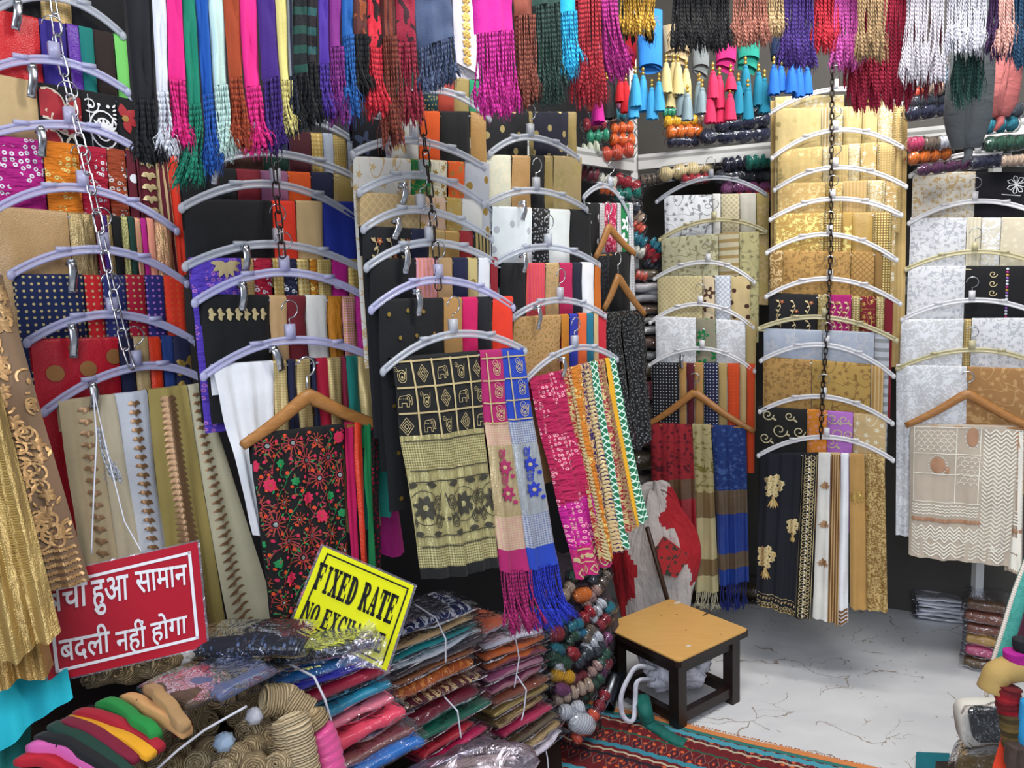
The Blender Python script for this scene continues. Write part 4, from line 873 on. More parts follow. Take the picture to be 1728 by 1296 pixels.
# ---------------------------------------------------------------- fringed scarves on the front rails
SC_N=Vector((.30, -.954, 0)).normalized()
class Line: pass
def railline(xa, Fa, xb, Fb, ytop=-70):
    r=Line(); r.a=at_f(xa, ytop, Fa); r.b=at_f(xb, ytop, Fb); r.z=(r.a.z+r.b.z)/2; r.a.z=r.b.z=r.z; d=(r.b-r.a).normalized(); r.n=Vector((d.y, -d.x, 0)); r.d=d; return r
RL={'a': railline(205, 1.22, 766, 1.45), 'b': railline(798, 1.50, 1046, 1.72), 'c': railline(1044, 1.80, 1760, 1.86), 'd': railline(1044, 1.86, 1760, 1.92), 'e': railline(1044, 1.74, 1760, 1.80)}
RAILS={}
def scarf(col, pat, c2, xt0, xt1, xb0, xb1, yb0, yb1, yf, label, n=9, fr=None, r=.0021, group='fringed scarves on the front rail', F=None, spread=.012, fluff=.35, drift=0, ytop=-70, amp=.004, layers=2, noun='scarf', twist=True, thick=.008):
    key='a' if xt0 < 780 else ('b' if xt0 < 1044 else 'c')
    if F: key='d' if F > 1.81 else 'e'
    rl=RL[key]; n_=rl.n; A=rl.a+n_*.013
    def p(x, y, o=0): return at_pl(x, y, A+n_*o, n_)
    TL, TR, BL, BR = p(xt0+.8, ytop), p(xt1-.8, ytop), p(xb0+.8, yb0), p(xb1-.8, yb1); TL.z=TR.z=rl.z; w=(TR-TL).length
    cl=Cloth(TL, TR, BL, BR, n_, amp=amp, freq=max(.8, w/.035), thick=min(thick, w*.3), back=.05, nu=max(8, int(w/.006)), nv=14, wrap=.013, seed=random.random(), nz=.004)
    o=cl.geo().make('fringed_'+noun, [fab(col, pat, c2)]); tag(o, label, noun, group)
    if yf:
        g=G(); z0=((BL+BR)/2).z; L=z0-p((xb0+xb1)/2, yf).z
        if L > .01: fringe(g, BL.lerp(BR, .04)-n_*.004, BR.lerp(BL, .04)-n_*.004, L, int(n*(1.9 if r > .0025 else 1.45)), r*(.52 if r > .0025 else .7), spread, fluff, drift=(BR-BL).normalized()*drift, nrm=n_, layers=layers, twist=twist); g.make('fringe', [cordmat(fr or col)], o)
    RAILS.setdefault(key, []).append((TL+TR)/2)
    return o
SCARVES=[('12131a', 'plain', None, 207, 255, 225, 262, 165, 168, 272, 'black fringed scarf at the open end of the front scarf rail', {'n': 16}),
 ('e9ebf4', 'plain', None, 254, 282, 264, 285, 155, 154, 262, 'white fringed scarf between the black and bright pink scarves', {}),
 ('ee2287', 'plain', None, 281, 305, 284, 314, 132, 136, 248, 'bright pink fringed scarf between the white and sea green scarves', {}),
 ('12876a', 'plain', None, 304, 328, 317, 340, 176, 174, 306, 'sea green fringed scarf between the bright pink and blue scarves', {'drift': -.02}),
 ('1a5ab4', 'plain', None, 325, 350, 341, 361, 160, 156, 288, 'blue fringed scarf between the sea green and pale mint scarves', {}),
 ('cfeee4', 'plain', None, 347, 376, 360, 385, 145, 143, 264, 'pale mint fringed scarf between the blue and rust scarves', {}),
 ('a8431f', 'plain', None, 371, 403, 386, 410, 130, 130, 250, 'rust brown fringed scarf between the mint and pink scarves', {}),
 ('f0288c', 'plain', None, 397, 433, 413, 441, 146, 144, 256, 'hot pink fringed scarf between the rust and deep purple scarves', {}),
 ('42217c', 'plain', None, 430, 462, 442, 473, 134, 128, 252, 'deep purple fringed scarf between the hot pink and pale yellow scarves', {}),
 ('eadb85', 'plain', None, 456, 483, 472, 494, 135, 136, 222, 'pale yellow fringed scarf beside the deep purple scarf', {'n': 8}),
 ('1c2438', 'stripev', 'grey', 480, 496, 488, 498, 130, 128, 225, 'narrow navy striped scarf beside the pale yellow scarf', {'n': 5}),
 ('15181a', 'stripeh', '1d4a3f', 493, 519, 496, 521, 124, 122, 214, 'black scarf with dark green and brown bands', {'n': 8, 'fr': 'black'}),
 ('20181e', 'stripeh', '2a5a5a', 518, 538, 520, 538, 106, 104, 206, 'black scarf with teal bands beside the violet banded scarf', {'n': 7, 'fr': 'black'}),
 ('4f2f9c', 'plain', None, 536, 554, 539, 556, 108, 108, 196, 'violet scarf with white bands near its top', {'n': 7}),
 ('862a86', 'plain', None, 552, 578, 555, 581, 80, 78, 206, 'red-violet fringed scarf beside the blue knotted one', {}),
 ('1c62ae', 'plain', None, 575, 598, 578, 600, 62, 56, 202, 'blue knotted fringed scarf beside a brown patterned scarf', {'n': 8}),
 ('5c2a24', 'animal', 'a5542e', 596, 621, 598, 621, 58, 58, 160, 'brown and rust patterned scarf with black fringe', {'fr': 'black'}),
 ('d8263a', 'animal', '2a0f14', 619, 642, 621, 646, 80, 80, 196, 'red scarf with black leopard print and red fringe', {}),
 ('7c3322', 'stripev', '4a1c16', 640, 669, 645, 671, 62, 60, 242, 'brown scarf with zebra streaks and long fringe', {'n': 10}),
 ('9c1c38', 'animal', '3a1820', 668, 699, 670, 704, 72, 70, 206, 'crimson scarf with dark animal print', {}),
 ('4a5878', 'plain', None, 697, 764, 705, 768, 82, 60, 148, 'wide slate blue fringed scarf at the end of the first rail', {'n': 16}),
 ('d6219c', 'plain', None, 799, 868, 805, 871, 56, 50, 190, 'wide magenta scarf with long twisted fringe, alone past the white kurta', {'n': 14, 'r': .003}),
 ('8a4432', 'plain', None, 866, 902, 871, 904, 26, 24, 176, 'brown scarf with looped fringe beside the wide magenta scarf', {'n': 10, 'r': .0026}),
 ('1f4038', 'plain', None, 901, 947, 903, 947, 8, 4, 172, 'dark green fringed scarf between the brown and cyan scarves', {'n': 13, 'r': .0026}),
 ('23b4e4', 'plain', None, 947, 975, 948, 974, 20, 18, 126, 'cyan fringed scarf beside the dark green one', {'n': 9, 'r': .0026}),
 ('a81228', 'plain', None, 973, 1017, 974, 1016, 0, -4, 176, 'dark red scarf whose long fringe fills the view', {'n': 13, 'r': .003}),
 ('b01c84', 'plain', None, 1012, 1045, 1013, 1044, -10, -12, 132, 'red-violet fringe of a scarf beside the dark red one', {'n': 10, 'r': .003, 'drift': .03}),
 ('d8a83c', 'plain', None, 1045, 1110, 1045, 1108, -24, -24, 56, 'yellow scarf fringe mixed with black cords', {'n': 11, 'r': .003}),
 ('15151a', 'plain', None, 1046, 1112, 1048, 1110, -30, -30, 70, 'thin black scarf fringe behind the yellow cords', {'n': 6, 'r': .003, 'F': 1.86}),
 ('0e0e12', 'plain', None, 1130, 1236, 1132, 1236, -30, -30, 82, 'black scarf with thick black fringe over the folded blue tube', {'n': 26, 'r': .0034}),
 ('b0705e', 'plain', None, 1234, 1302, 1235, 1300, -30, -30, 74, 'dusty pink scarf fringe beside the thick black fringe', {'n': 18, 'r': .0032}),
 ('c4a578', 'plain', None, 1294, 1326, 1295, 1322, -30, -30, 58, 'beige scarf fringe beside the dusty pink one', {'n': 9, 'r': .0032}),
 ('43247c', 'plain', None, 1320, 1378, 1320, 1376, -30, -30, 110, 'purple scarf fringe beside the beige and red ones', {'n': 16, 'r': .0032}),
 ('c21830', 'plain', None, 1374, 1418, 1375, 1416, -30, -30, 86, 'scarlet scarf fringe between the purple and orchid pink ones', {'n': 12, 'r': .0034}),
 ('d457b0', 'plain', None, 1404, 1462, 1405, 1460, -30, -30, 112, 'orchid pink scarf fringe in front of the lamp-lit tan sarees', {'n': 15, 'r': .0034}),
 ('a98a62', 'plain', None, 1446, 1502, 1448, 1500, -30, -30, 96, 'tan tangled scarf fringe over the crimson fringe', {'n': 12, 'r': .0034, 'F': 1.78}),
 ('a50f38', 'plain', None, 1430, 1545, 1432, 1542, -40, -40, 178, 'crimson scarf with the longest fringe, above the tan rack', {'n': 26, 'r': .0036, 'F': 1.84}),
 ('d8d3dc', 'plain', None, 1530, 1602, 1530, 1600, -30, -30, 134, 'white and red scarf fringe beside the crimson one', {'n': 12, 'r': .0032}),
 ('8a2a3c', 'plain', None, 1540, 1600, 1542, 1600, -30, -30, 160, 'thin dark red fringe behind the white and red cords', {'n': 6, 'r': .0028, 'F': 1.86}),
 ('dcdce6', 'plain', None, 1598, 1672, 1600, 1670, -30, -30, 88, 'white scarf fringe above the grey hanging bag', {'n': 13, 'r': .0036}),
 ('2f5a50', 'plain', None, 1612, 1672, 1615, 1668, -30, -30, 176, 'grey-green scarf fringe hanging in front of the grey bag', {'n': 9, 'r': .0034, 'F': 1.84}),
 ('4a2a5c', 'plain', None, 1672, 1708, 1672, 1706, -30, -30, 96, 'dark purple scarf fringe above the salmon bundle', {'n': 9, 'r': .0034}),
 ('e0a89c', 'plain', None, 1690, 1716, 1690, 1714, -30, -30, 84, 'pale salmon scarf fringe beside the dark purple one', {'n': 5, 'r': .0034, 'F': 1.78}),
 ('1c4a6c', 'plain', None, 1708, 1760, 1710, 1758, -30, -30, 112, 'deep blue scarf fringe at the far end of the rail', {'n': 12, 'r': .0034})]
for s in SCARVES: scarf(*s[:11], **s[11])
# white bands on the violet scarf are woven in: short cuffs of paler yarn
def rail(name, key, label):
    rl=RL[key]; d=rl.d; a=rl.a-d*.05; b=rl.b+d*.04
    e=empty('scarf_rail', a); tag(e, label, 'rail'); g=G(); g.tube([a, a.lerp(b, .5), b], .0085, 10); g.make('rail_tube', STEEL, e)
    for q in (.02, .98):
        c=a.lerp(b, q); g=G(); g.tube([c, Vector((c.x, c.y, 2.8))], .005, 6); g.make('drop_rod', STEEL, e)
rail('scarf_rail', 'a', 'steel rail carrying the coloured fringed scarves before the left wall')
rail('scarf_rail', 'b', 'steel rail carrying the magenta, brown, green and cyan scarves')
rail('scarf_rail', 'c', 'steel rail carrying the thick fringes before the back wall')
rail('scarf_rail', 'd', 'second steel rail just behind the thick fringes before the back wall')
rail('scarf_rail', 'e', 'steel rail nearest the viewer carrying the tan and salmon fringes')
# white kurta panel with a gold placket, behind the slate blue scarf
A0=at_f(785, 80, 1.9); cl=Cloth(at_pl(764, -40, A0, SC_N), at_pl(806, -40, A0, SC_N), at_pl(768, 104, A0, SC_N), at_pl(808, 126, A0, SC_N), SC_N, amp=.002, freq=.5, thick=.005)
g=cl.geo(); ar=Art(cl, g)
y=.05
while y < cl.L: ar.flower(cl.w*.5, y, .011, 1, 1, 6, .8); y += .019
tag(g.make('kurta_panel', [fab('d9d3da'), GOLDT]), 'white kurta panel with a gold button placket beside the slate blue scarf', 'kurta')

# ---- scarves with thread tassels, folded into tubes, hung further back
def tassel(parent, top, L, col, r=.016, beads=True, name='tassel'):
    g=G(); top=Vector(top)
    if beads:
        g.tube([top+Vector((0, 0, .03)), top], .0012, 4, 1)
        for q in (.022, .010): g.blob(top+Vector((0, 0, q)), (.0055, 0, 0), (0, .0055, 0), (0, 0, .0055), 8, 6, mi=1)
    g.blob(top-Vector((0, 0, .004)), (r*.42, 0, 0), (0, r*.42, 0), (0, 0, r*.5), 10, 6)
    n=26; rows=[(.0, .34), (.10, .46), (.3, .58), (.6, .68), (1, .80)]; vs=[]; fs=[]
    for t, k in rows:
        for i in range(n):
            a=2*PI*i/n; q=r*k*(1+.22*(i % 2)+random.uniform(-.05, .05)); vs.append(top+Vector((q*math.cos(a), q*math.sin(a), -.006-L*t*(1+(.06*random.random() if t == 1 else 0)))))
    for j in range(len(rows)-1):
        for i in range(n): fs.append((j*n+i, j*n+(i+1) % n, (j+1)*n+(i+1) % n, (j+1)*n+i))
    g.add(vs, fs); return g.make(name, [fab(col), BRASS], parent)
def tube_scarf(col, xa, xb, ya, yb, tas, label, tcol=None, F=2.5):
    A=at_f((xa+xb)/2, (ya+yb)/2, F); n=Vector((0, -1, 0)); p=lambda x, y, o=0: at_pl(x, y, A+n*o, n)
    c=p((xa+xb)/2, ya); e=empty('tasselled_scarf', c); tag(e, label, 'scarf', 'tasselled scarves')
    w=(p(xb, ya)-p(xa, ya)).length/2; h=c.z-p((xa+xb)/2, yb).z; g=G(); m=20
    for la, (k, zz) in enumerate(((1, 0), (.9, -.03), (.8, -.05))):
        vs=[]; fs=[]; uv=[]; rows=7
        for j in range(rows+1):
            t=j/rows
            for i in range(m):
                a=2*PI*i/m; r=w*k*(1-.10*t+.05*math.sin(3*a+la+2*t)); vs.append(c+Vector((r*math.cos(a), r*.45*math.sin(a)+la*.01, -h*t*(1-.2*la)+zz-.012*math.sin(a+la)*t+.02))); uv.append((a*w, t*h))
        for j in range(rows):
            for i in range(m): fs.append((j*m+i, j*m+(i+1) % m, (j+1)*m+(i+1) % m, (j+1)*m+i))
        g.add(vs, fs, 0, uv)
    g.make('folded_body', fab(col), e)
    g=G(); g.tube([c+Vector((0, 0, .0)), c+Vector((0, 0, .35))], .002, 5); g.make('hanging_cord', STRING, e)
    for tx, t0, t1 in tas:
        top=p(tx, t0, .03+random.uniform(0, .05)); tassel(e, top, top.z-p(tx, t1, .05).z, tcol or col, r=.019)
tube_scarf('2f86dc', 1074, 1118, 30, 128, [(1072, 128, 178), (1085, 130, 182), (1112, 140, 186), (1100, 150, 198), (1068, 150, 195)], 'bright blue folded scarf tube with sky blue tassels', '3fa3d8')
tube_scarf('c41c2c', 1054, 1074, 60, 110, [(1047, 135, 168), (1056, 140, 186)], 'red folded scarf tube with red tassels beside the blue tube', 'd8202c', 2.56)
tube_scarf('141416', 1018, 1034, 60, 132, [(1024, 138, 196), (1030, 140, 194)], 'black folded scarf with long black tassels behind the dark red fringe', '16161a', 2.56)
tube_scarf('b08cae', 1002, 1014, 80, 150, [(1006, 166, 206), (1010, 168, 204)], 'magenta tassels hanging under the dark red fringe', 'c01c8c', 2.5)
tube_scarf('c9b187', 1118, 1166, 55, 104, [(1124, 108, 155), (1136, 108, 158), (1144, 108, 155), (1158, 118, 168), (1130, 140, 176)], 'beige folded scarf tube with cream tassels', 'd9c78c')
tube_scarf('7e8486', 1167, 1197, 78, 128, [(1150, 140, 190), (1160, 160, 200), (1180, 140, 188), (1185, 150, 190)], 'grey folded scarf tube with grey-blue tassels', '8ba0a8')
tube_scarf('c41f74', 1206, 1243, 76, 118, [(1203, 122, 165), (1214, 130, 178), (1198, 160, 206), (1215, 165, 202), (1233, 125, 150), (1232, 160, 200)], 'deep pink folded scarf tube with long pink tassels', 'd42a5a')
tube_scarf('18907e', 1243, 1282, 82, 114, [(1258, 112, 152), (1246, 140, 188), (1262, 150, 198), (1280, 124, 172), (1290, 134, 184)], 'sea green folded scarf tube with teal tassels', '137a98')
tube_scarf('1a2f52', 1296, 1370, 60, 108, [(1306, 112, 158), (1318, 114, 152), (1336, 110, 156), (1348, 112, 160), (1362, 116, 154)], 'navy folded scarf tube with royal blue tassels', '1f6fd0')
# grey cloth bag and salmon bundle by the white rack
def pouch(name, col, px, F, w0, w1, label, cat, tail=True):
    (xa, ya), (xb, yb)=px; A=at_f(xa, ya, F); n=Vector((0, -1, 0)); a=A; b=at_pl(xb, yb, A, n); g=G(); pts=[]; rad=[]
    for j in range(13):
        t=j/12; pts.append(a.lerp(b, t)+Vector((.006*math.sin(5*t), 0, 0))); rad.append((w0+(w1-w0)*math.sin(PI*.5*min(1, t*1.3)))*(1 if t < .85 else 1-.4*(t-.85)/.15))
    g.tube(pts, rad, 16, flat=(Vector((0, 1, 0)), .5))
    o=g.make(name, [fab(col, 'wrinkle')]); tag(o, label, cat)
    if tail:
        g=G(); g.tube([b, b+Vector((-.005, -.01, -.02)), b+Vector((-.02, -.01, -.04))], [.012, .01, .004], 8); g.make('knotted_tail', [fab(col)], o)
    return o
pouch('cloth_bag', '63686b', ((1645, -60), (1634, 250)), 2.15, .030, .062, 'grey cloth bag hanging over the top hanger of the white rack', 'bag')
pouch('scarf_bundle', 'c06a68', ((1700, 40), (1688, 196)), 2.25, .02, .05, 'salmon pink scarf bundle beside the grey cloth bag', 'scarf')
# ---------------------------------------------------------------- wrapped skeins on the shelves and in the heap
def skein(col, p1, p2, r, m, label, group, film=True, cat='yarn skein'):
    p1=Vector(p1); p2=Vector(p2); d=p2-p1; L=d.length; d.normalize(); x=d.orthogonal().normalized(); y=d.cross(x); g=G(); nr=8*m; nu=16; vs=[]; fs=[]; uv=[]; ph=random.random()*9
    for j in range(nr+1):
        t=j/nr; b=abs(math.sin(PI*m*t))**.55; e=.34+.66*b
        if j in (0, nr): e=.12
        for i in range(nu):
            a=2*PI*i/nu; k=1+.07*math.sin(8*a+t*m*7+ph)+.05*vn(a*2+ph, t*6); vs.append(p1+d*(L*t)+(x*math.cos(a)+y*math.sin(a))*(r*e*k)); uv.append((a*r, t*L))
    for j in range(nr):
        for i in range(nu): fs.append((j*nu+i, j*nu+(i+1) % nu, (j+1)*nu+(i+1) % nu, (j+1)*nu+i))
    g.add(vs, fs, 0, uv); o=g.make('yarn_skein', [cordmat(col)]); tag(o, label, cat, group)
    if film:
        g=G(); vs=[]; fs=[]; nr2=9; nu2=12
        for j in range(nr2+1):
            t=j/nr2; e=1.10 if 0 < j < nr2 else .25
            for i in range(nu2):
                a=2*PI*i/nu2; vs.append(p1-d*.012+d*((L+.024)*t)+(x*math.cos(a)+y*math.sin(a))*(r*e*(1+.10*vn(a*1.5+ph, t*5+ph))))
        for j in range(nr2):
            for i in range(nu2): fs.append((j*nu2+i, j*nu2+(i+1) % nu2, (j+1)*nu2+(i+1) % nu2, (j+1)*nu2+i))
        g.add(vs, fs); g.make('plastic_wrap', [FILM], o)
    return o
CN={'e0651c':'orange', 'd9701c':'orange', 'd8563c':'coral', '2f9c78':'green', 'd6ddc6':'pale', 'e3b21c':'yellow', '141a38':'navy', '6c1226':'maroon', 'd8d8cc':'off-white', '0f7a6c':'teal', 'd9c797':'cream', 'a31c2c':'red', 'c0406c':'pink', '4a1a44':'purple',
    'd9a21c':'golden', '6a5c50':'brown', 'c8ccd6':'white', '1a6c8c':'blue', '8c1c2c':'red', '1d4a38':'dark green', '2c3440':'slate', 'b08d86':'dusty pink', 'b8a08c':'beige', 'd07aa0':'pink', '7a3a6c':'plum', '187488':'blue-green', 'e0803c':'orange'}
def skx(c, xa, ya, xb, yb, F, rpx, m, where, group, film=True, F2=None):
    p1=at_f(xa, ya, F); p2=at_f(xb, yb, F2 or F); skein(c, p1, p2, rpx*.95*F/FPX, m, '%s skein %s' % (CN[c], where), group, film)
# on the shelf left of the corner
for c, a in (('d8563c', (1014, 262, 1070, 252, 13)), ('d6ddc6', (982, 256, 1012, 248, 13)), ('e0651c', (1028, 236, 1072, 238, 12)), ('2f9c78', (990, 232, 1028, 226, 12)), ('e0651c', (1030, 218, 1070, 214, 10)), ('8c1c2c', (984, 212, 1024, 208, 12)), ('d8d8cc', (1000, 196, 1040, 192, 11)), ('187488', (1034, 196, 1068, 190, 11)), ('d8563c', (992, 178, 1026, 176, 11)), ('d07aa0', (1040, 176, 1068, 172, 11))):
    skx(c, a[0], a[1], a[2], a[3], 3.02+.1*(a[0]-980)/90, a[4], 3, 'on the shelf behind the black net cloths', 'skeins on the corner shelf')
for c, a in (('6c1226', (980, 290, 1010, 298, 13)), ('d8d8cc', (1008, 302, 1040, 312, 13)), ('a31c2c', (1036, 300, 1080, 318, 12)), ('0f7a6c', (1036, 330, 1082, 322, 12)), ('e0651c', (1012, 318, 1040, 322, 9)), ('2c3440', (1044, 346, 1080, 352, 12)), ('b8a08c', (1064, 356, 1084, 372, 11)), ('d8563c', (1068, 376, 1086, 390, 10)), ('187488', (1066, 398, 1090, 412, 12)), ('d8d8cc', (1060, 420, 1088, 428, 11)), ('a31c2c', (1084, 418, 1110, 440, 13)), ('187488', (1096, 408, 1118, 424, 13)), ('2c3440', (1088, 440, 1112, 452, 12)), ('d8563c', (1072, 462, 1092, 468, 9))):
    skx(c, a[0], a[1], a[2], a[3], 3.05+.1*(a[0]-980)/90, a[4], 3, 'under the corner shelf above the black dresses', 'skeins under the corner shelf')
# on the back wall shelves
for c, a in (('e3b21c', (1120, 206, 1178, 202, 11)), ('d9701c', (1124, 224, 1186, 220, 13)), ('b8a08c', (1182, 198, 1196, 200, 9)), ('141a38', (1206, 214, 1300, 200, 12)), ('141a38', (1180, 232, 1300, 226, 13)), ('2c3440', (1212, 196, 1290, 186, 12)), ('141a38', (1126, 240, 1180, 238, 9)), ('2f9c78', (1118, 190, 1146, 188, 9)), ('187488', (1240, 176, 1300, 172, 12)), ('2c3440', (1100, 176, 1130, 170, 11))):
    skx(c, a[0], a[1], a[2], a[3], 3.12-.1*(a[0]-1110)/150, a[4], 4, 'on the back shelf under the tassels', 'skeins on the back shelf')
for c, a in (('d9c797', (1112, 296, 1204, 280, 13)), ('141a38', (1220, 280, 1262, 272, 13)), ('0f7a6c', (1258, 276, 1304, 268, 13)), ('a31c2c', (1150, 304, 1196, 300, 9)), ('2c3440', (1206, 300, 1300, 296, 13)), ('7a3a6c', (1216, 318, 1300, 318, 13)), ('6a5c50', (1080, 306, 1116, 300, 10)), ('8c1c2c', (1240, 336, 1300, 330, 12))):
    skx(c, a[0], a[1], a[2], a[3], 3.12-.1*(a[0]-1110)/150, a[4], 4, 'below the back shelf over the pale cloths', 'skeins below the back shelf')
for c, a in (('141a38', (1528, 192, 1606, 182, 13)), ('2c3440', (1532, 174, 1606, 164, 12)), ('b8a08c', (1560, 150, 1590, 146, 14)), ('1a6c8c', (1590, 142, 1612, 120, 14)), ('187488', (1660, 214, 1716, 208, 13)), ('2c3440', (1668, 192, 1724, 186, 13)), ('d8563c', (1540, 160, 1556, 152, 8))):
    skx(c, a[0], a[1], a[2], a[3], 2.62-.06*(a[0]-1530)/150, a[4], 3, 'on the back shelf beside the grey bag', 'skeins by the grey bag')
for c, a in (('c0406c', (1534, 244, 1556, 242, 12)), ('6a5c50', (1558, 244, 1584, 242, 12)), ('c8ccd6', (1584, 242, 1612, 236, 11)), ('d9701c', (1534, 268, 1604, 258, 11)), ('4a1a44', (1548, 288, 1640, 276, 10)), ('141a38', (1640, 276, 1690, 270, 11)), ('b8a08c', (1690, 272, 1728, 270, 10)), ('1d4a38', (1664, 244, 1728, 240, 13))):
    skx(c, a[0], a[1], a[2], a[3], 2.62-.06*(a[0]-1530)/150, a[4], 4, 'below the back shelf over the white rack', 'skeins over the white rack')
# the heap left of the stool, piled up the side of the stall
HEAP=[('c8ccd6', 960, 1215, 1002, 1225, 22, 1), ('c8ccd6', 944, 1205, 985, 1192, 15, 2), ('d8563c', 968, 1252, 1006, 1200, 13, 4), ('8c1c2c', 1000, 1215, 1024, 1165, 12, 3), ('1d4a38', 980, 1180, 1016, 1140, 12, 4), ('b8a08c', 935, 1184, 1000, 1152, 14, 5), ('b08d86', 978, 1160, 1012, 1118, 12, 4), ('d9a21c', 930, 1138, 968, 1144, 14, 2), ('7a3a6c', 938, 1160, 960, 1166, 13, 1), ('6c1226', 964, 1150, 990, 1140, 12, 2), ('1d4a38', 925, 1110, 960, 1122, 17, 2), ('2c3440', 968, 1124, 996, 1096, 14, 2), ('a31c2c', 958, 1098, 974, 1110, 14, 1), ('187488', 930, 1092, 950, 1104, 14, 1), ('1d4a38', 945, 1100, 975, 1068, 11, 3), ('c8ccd6', 985, 1100, 1012, 1068, 14, 3), ('6a5c50', 985, 1085, 1000, 1056, 13, 2), ('8c1c2c', 922, 1074, 950, 1066, 17, 1), ('187488', 955, 1062, 982, 1050, 12, 2), ('1a6c8c', 964, 1074, 990, 1068, 10, 2), ('a31c2c', 970, 1058, 1000, 1026, 13, 3), ('c8ccd6', 996, 1050, 1018, 1012, 12, 3), ('187488', 915, 1055, 955, 1040, 14, 2), ('d9701c', 968, 1008, 998, 1000, 14, 1), ('6a5c50', 1006, 1000, 1026, 964, 11, 3), ('8c1c2c', 1008, 1060, 1026, 1040, 12, 2), ('187488', 1020, 1030, 1034, 1022, 12, 1), ('b08d86', 985, 1025, 1010, 990, 11, 3), ('7a3a6c', 1012, 1095, 1028, 1070, 12, 2), ('1d4a38', 1008, 1128, 1026, 1096, 12, 2), ('6c1226', 1018, 1130, 1030, 1112, 11, 1), ('2c3440', 1000, 1106, 1018, 1082, 12, 2), ('b8a08c', 948, 1010, 965, 985, 12, 2), ('c8ccd6', 938, 1120, 950, 1140, 11, 1), ('2c3440', 905, 1096, 930, 1060, 14, 2), ('7a3a6c', 900, 1010, 930, 1000, 12, 2), ('1d4a38', 960, 975, 990, 965, 12, 2), ('6a5c50', 890, 1040, 915, 1020, 12, 2), ('2c3440', 995, 985, 1008, 960, 12, 2), ('4a1a44', 1000, 1150, 1020, 1130, 12, 2)]
for i, (c, xa, ya, xb, yb, r_, m) in enumerate(HEAP):
    F=2.06+.0011*(1240-(ya+yb)/2)+.0011*max(0, (xa+xb)/2-930); skx(c, xa, ya, xb, yb, F, r_, m, 'in the heap beside the stool', 'skeins heaped beside the stool', F2=F+.04)
g=G()                                    # the sack the heap leans on
def sackfn(th, ph): return 1+.06*math.sin(5*th)*math.sin(3*ph)
pc=at_f(985, 1100, 2.42); g.blob((pc.x-.06, pc.y+.10, .25), (.17, .05, 0), (-.05, .15, 0), (0, 0, .25), 20, 12, sackfn); tag(g.make('cloth_sack', [fab('3a2f3a', 'wrinkle')]), 'dark stuffed sack behind the wrapped skeins beside the stool', 'sack')

# ---------------------------------------------------------------- folded packs in stacks
def pack(name, col, pat, c2, p1, p2, th, wd, label, cat, group=None, film=True, folds=2, gl=None, bend=0.0, shift=0.0):
    """a folded cloth lying flat: p1-p2 is the middle of its front edge"""
    p1=Vector(p1); p2=Vector(p2); d=p2-p1; L=d.length; d.normalize(); up=Vector((0, 0, 1)); up=(up-d*up.dot(d)).normalized(); b=up.cross(d).normalized()
    if b.y < 0: b=-b
    g=G(); nx=14; nc=20; vs=[]; fs=[]; uv=[]; sd=random.random()*50
    for i in range(nx+1):
        t=i/nx; e=1-.30*abs(2*t-1)**8
        for k in range(nc):
            a=2*PI*k/nc; cx=math.cos(a); cz=math.sin(a); sx=math.copysign(abs(cx)**.42, cx); sz=math.copysign(abs(cz)**.55, cz)
            fold=-.10*abs(math.sin(folds*PI*sz/1.0)) if cx < -.2 else 0
            y=wd/2+wd/2*(sx*(1+fold*.25))*1.0; z=th/2*sz*e*(1+.10*vn(t*4+sd, a)); y+=.004*vn(t*5+sd, 7)
            vs.append(p1+d*(L*t)+b*y+up*(z+bend*math.sin(PI*t)+.0035*vn(t*3+sd, y*20))); uv.append((t*L, y+a*.02))
    for i in range(nx):
        for k in range(nc): fs.append((i*nc+k, (i+1)*nc+k, (i+1)*nc+(k+1) % nc, i*nc+(k+1) % nc))
    fs.append(tuple(range(nc))); fs.append(tuple(nx*nc+k for k in range(nc-1, -1, -1))); g.add(vs, fs, 0, uv)
    o=g.make(name, [gl or fab(col, pat, c2)]); tag(o, label, cat, group)
    if film:
        f=G(); vs=[]; fs=[]; nx2=10; nc2=14
        for i in range(nx2+1):
            t=i/nx2; e=(1.16 if 0 < i < nx2 else .75)
            for k in range(nc2):
                a=2*PI*k/nc2; cx=math.cos(a); cz=math.sin(a); q=1+.10*vn(t*6+sd, a*2+sd)
                vs.append(p1+d*((L+.03)*t-.015)+b*(wd/2+(wd/2+.006)*math.copysign(abs(cx)**.5, cx)*q)+up*(th/2*e*math.copysign(abs(cz)**.7, cz)*q+bend*math.sin(PI*t)))
        for i in range(nx2):
            for k in range(nc2): fs.append((i*nc2+k, (i+1)*nc2+k, (i+1)*nc2+(k+1) % nc2, i*nc2+(k+1) % nc2))
        f.add(vs, fs); f.make('plastic_wrap', [FILM], o)
    return o
def packx(col, pat, c2, xa, ya, xb, yb, F, thpx, wd, label, group, film=True, **k):
    p1=at_f(xa, ya, F); p2=at_z(xb, yb, p1.z) 
    if p2.y > F+.5 or p2.y < F-.35: p2=at_f(xb, yb, F+.2)
    return pack('folded_cloth_pack', col, pat, c2, p1, p2, thpx*F/FPX, wd, label, 'folded cloth', group, film, **k)
GA='packs in the stack under the yellow sign'
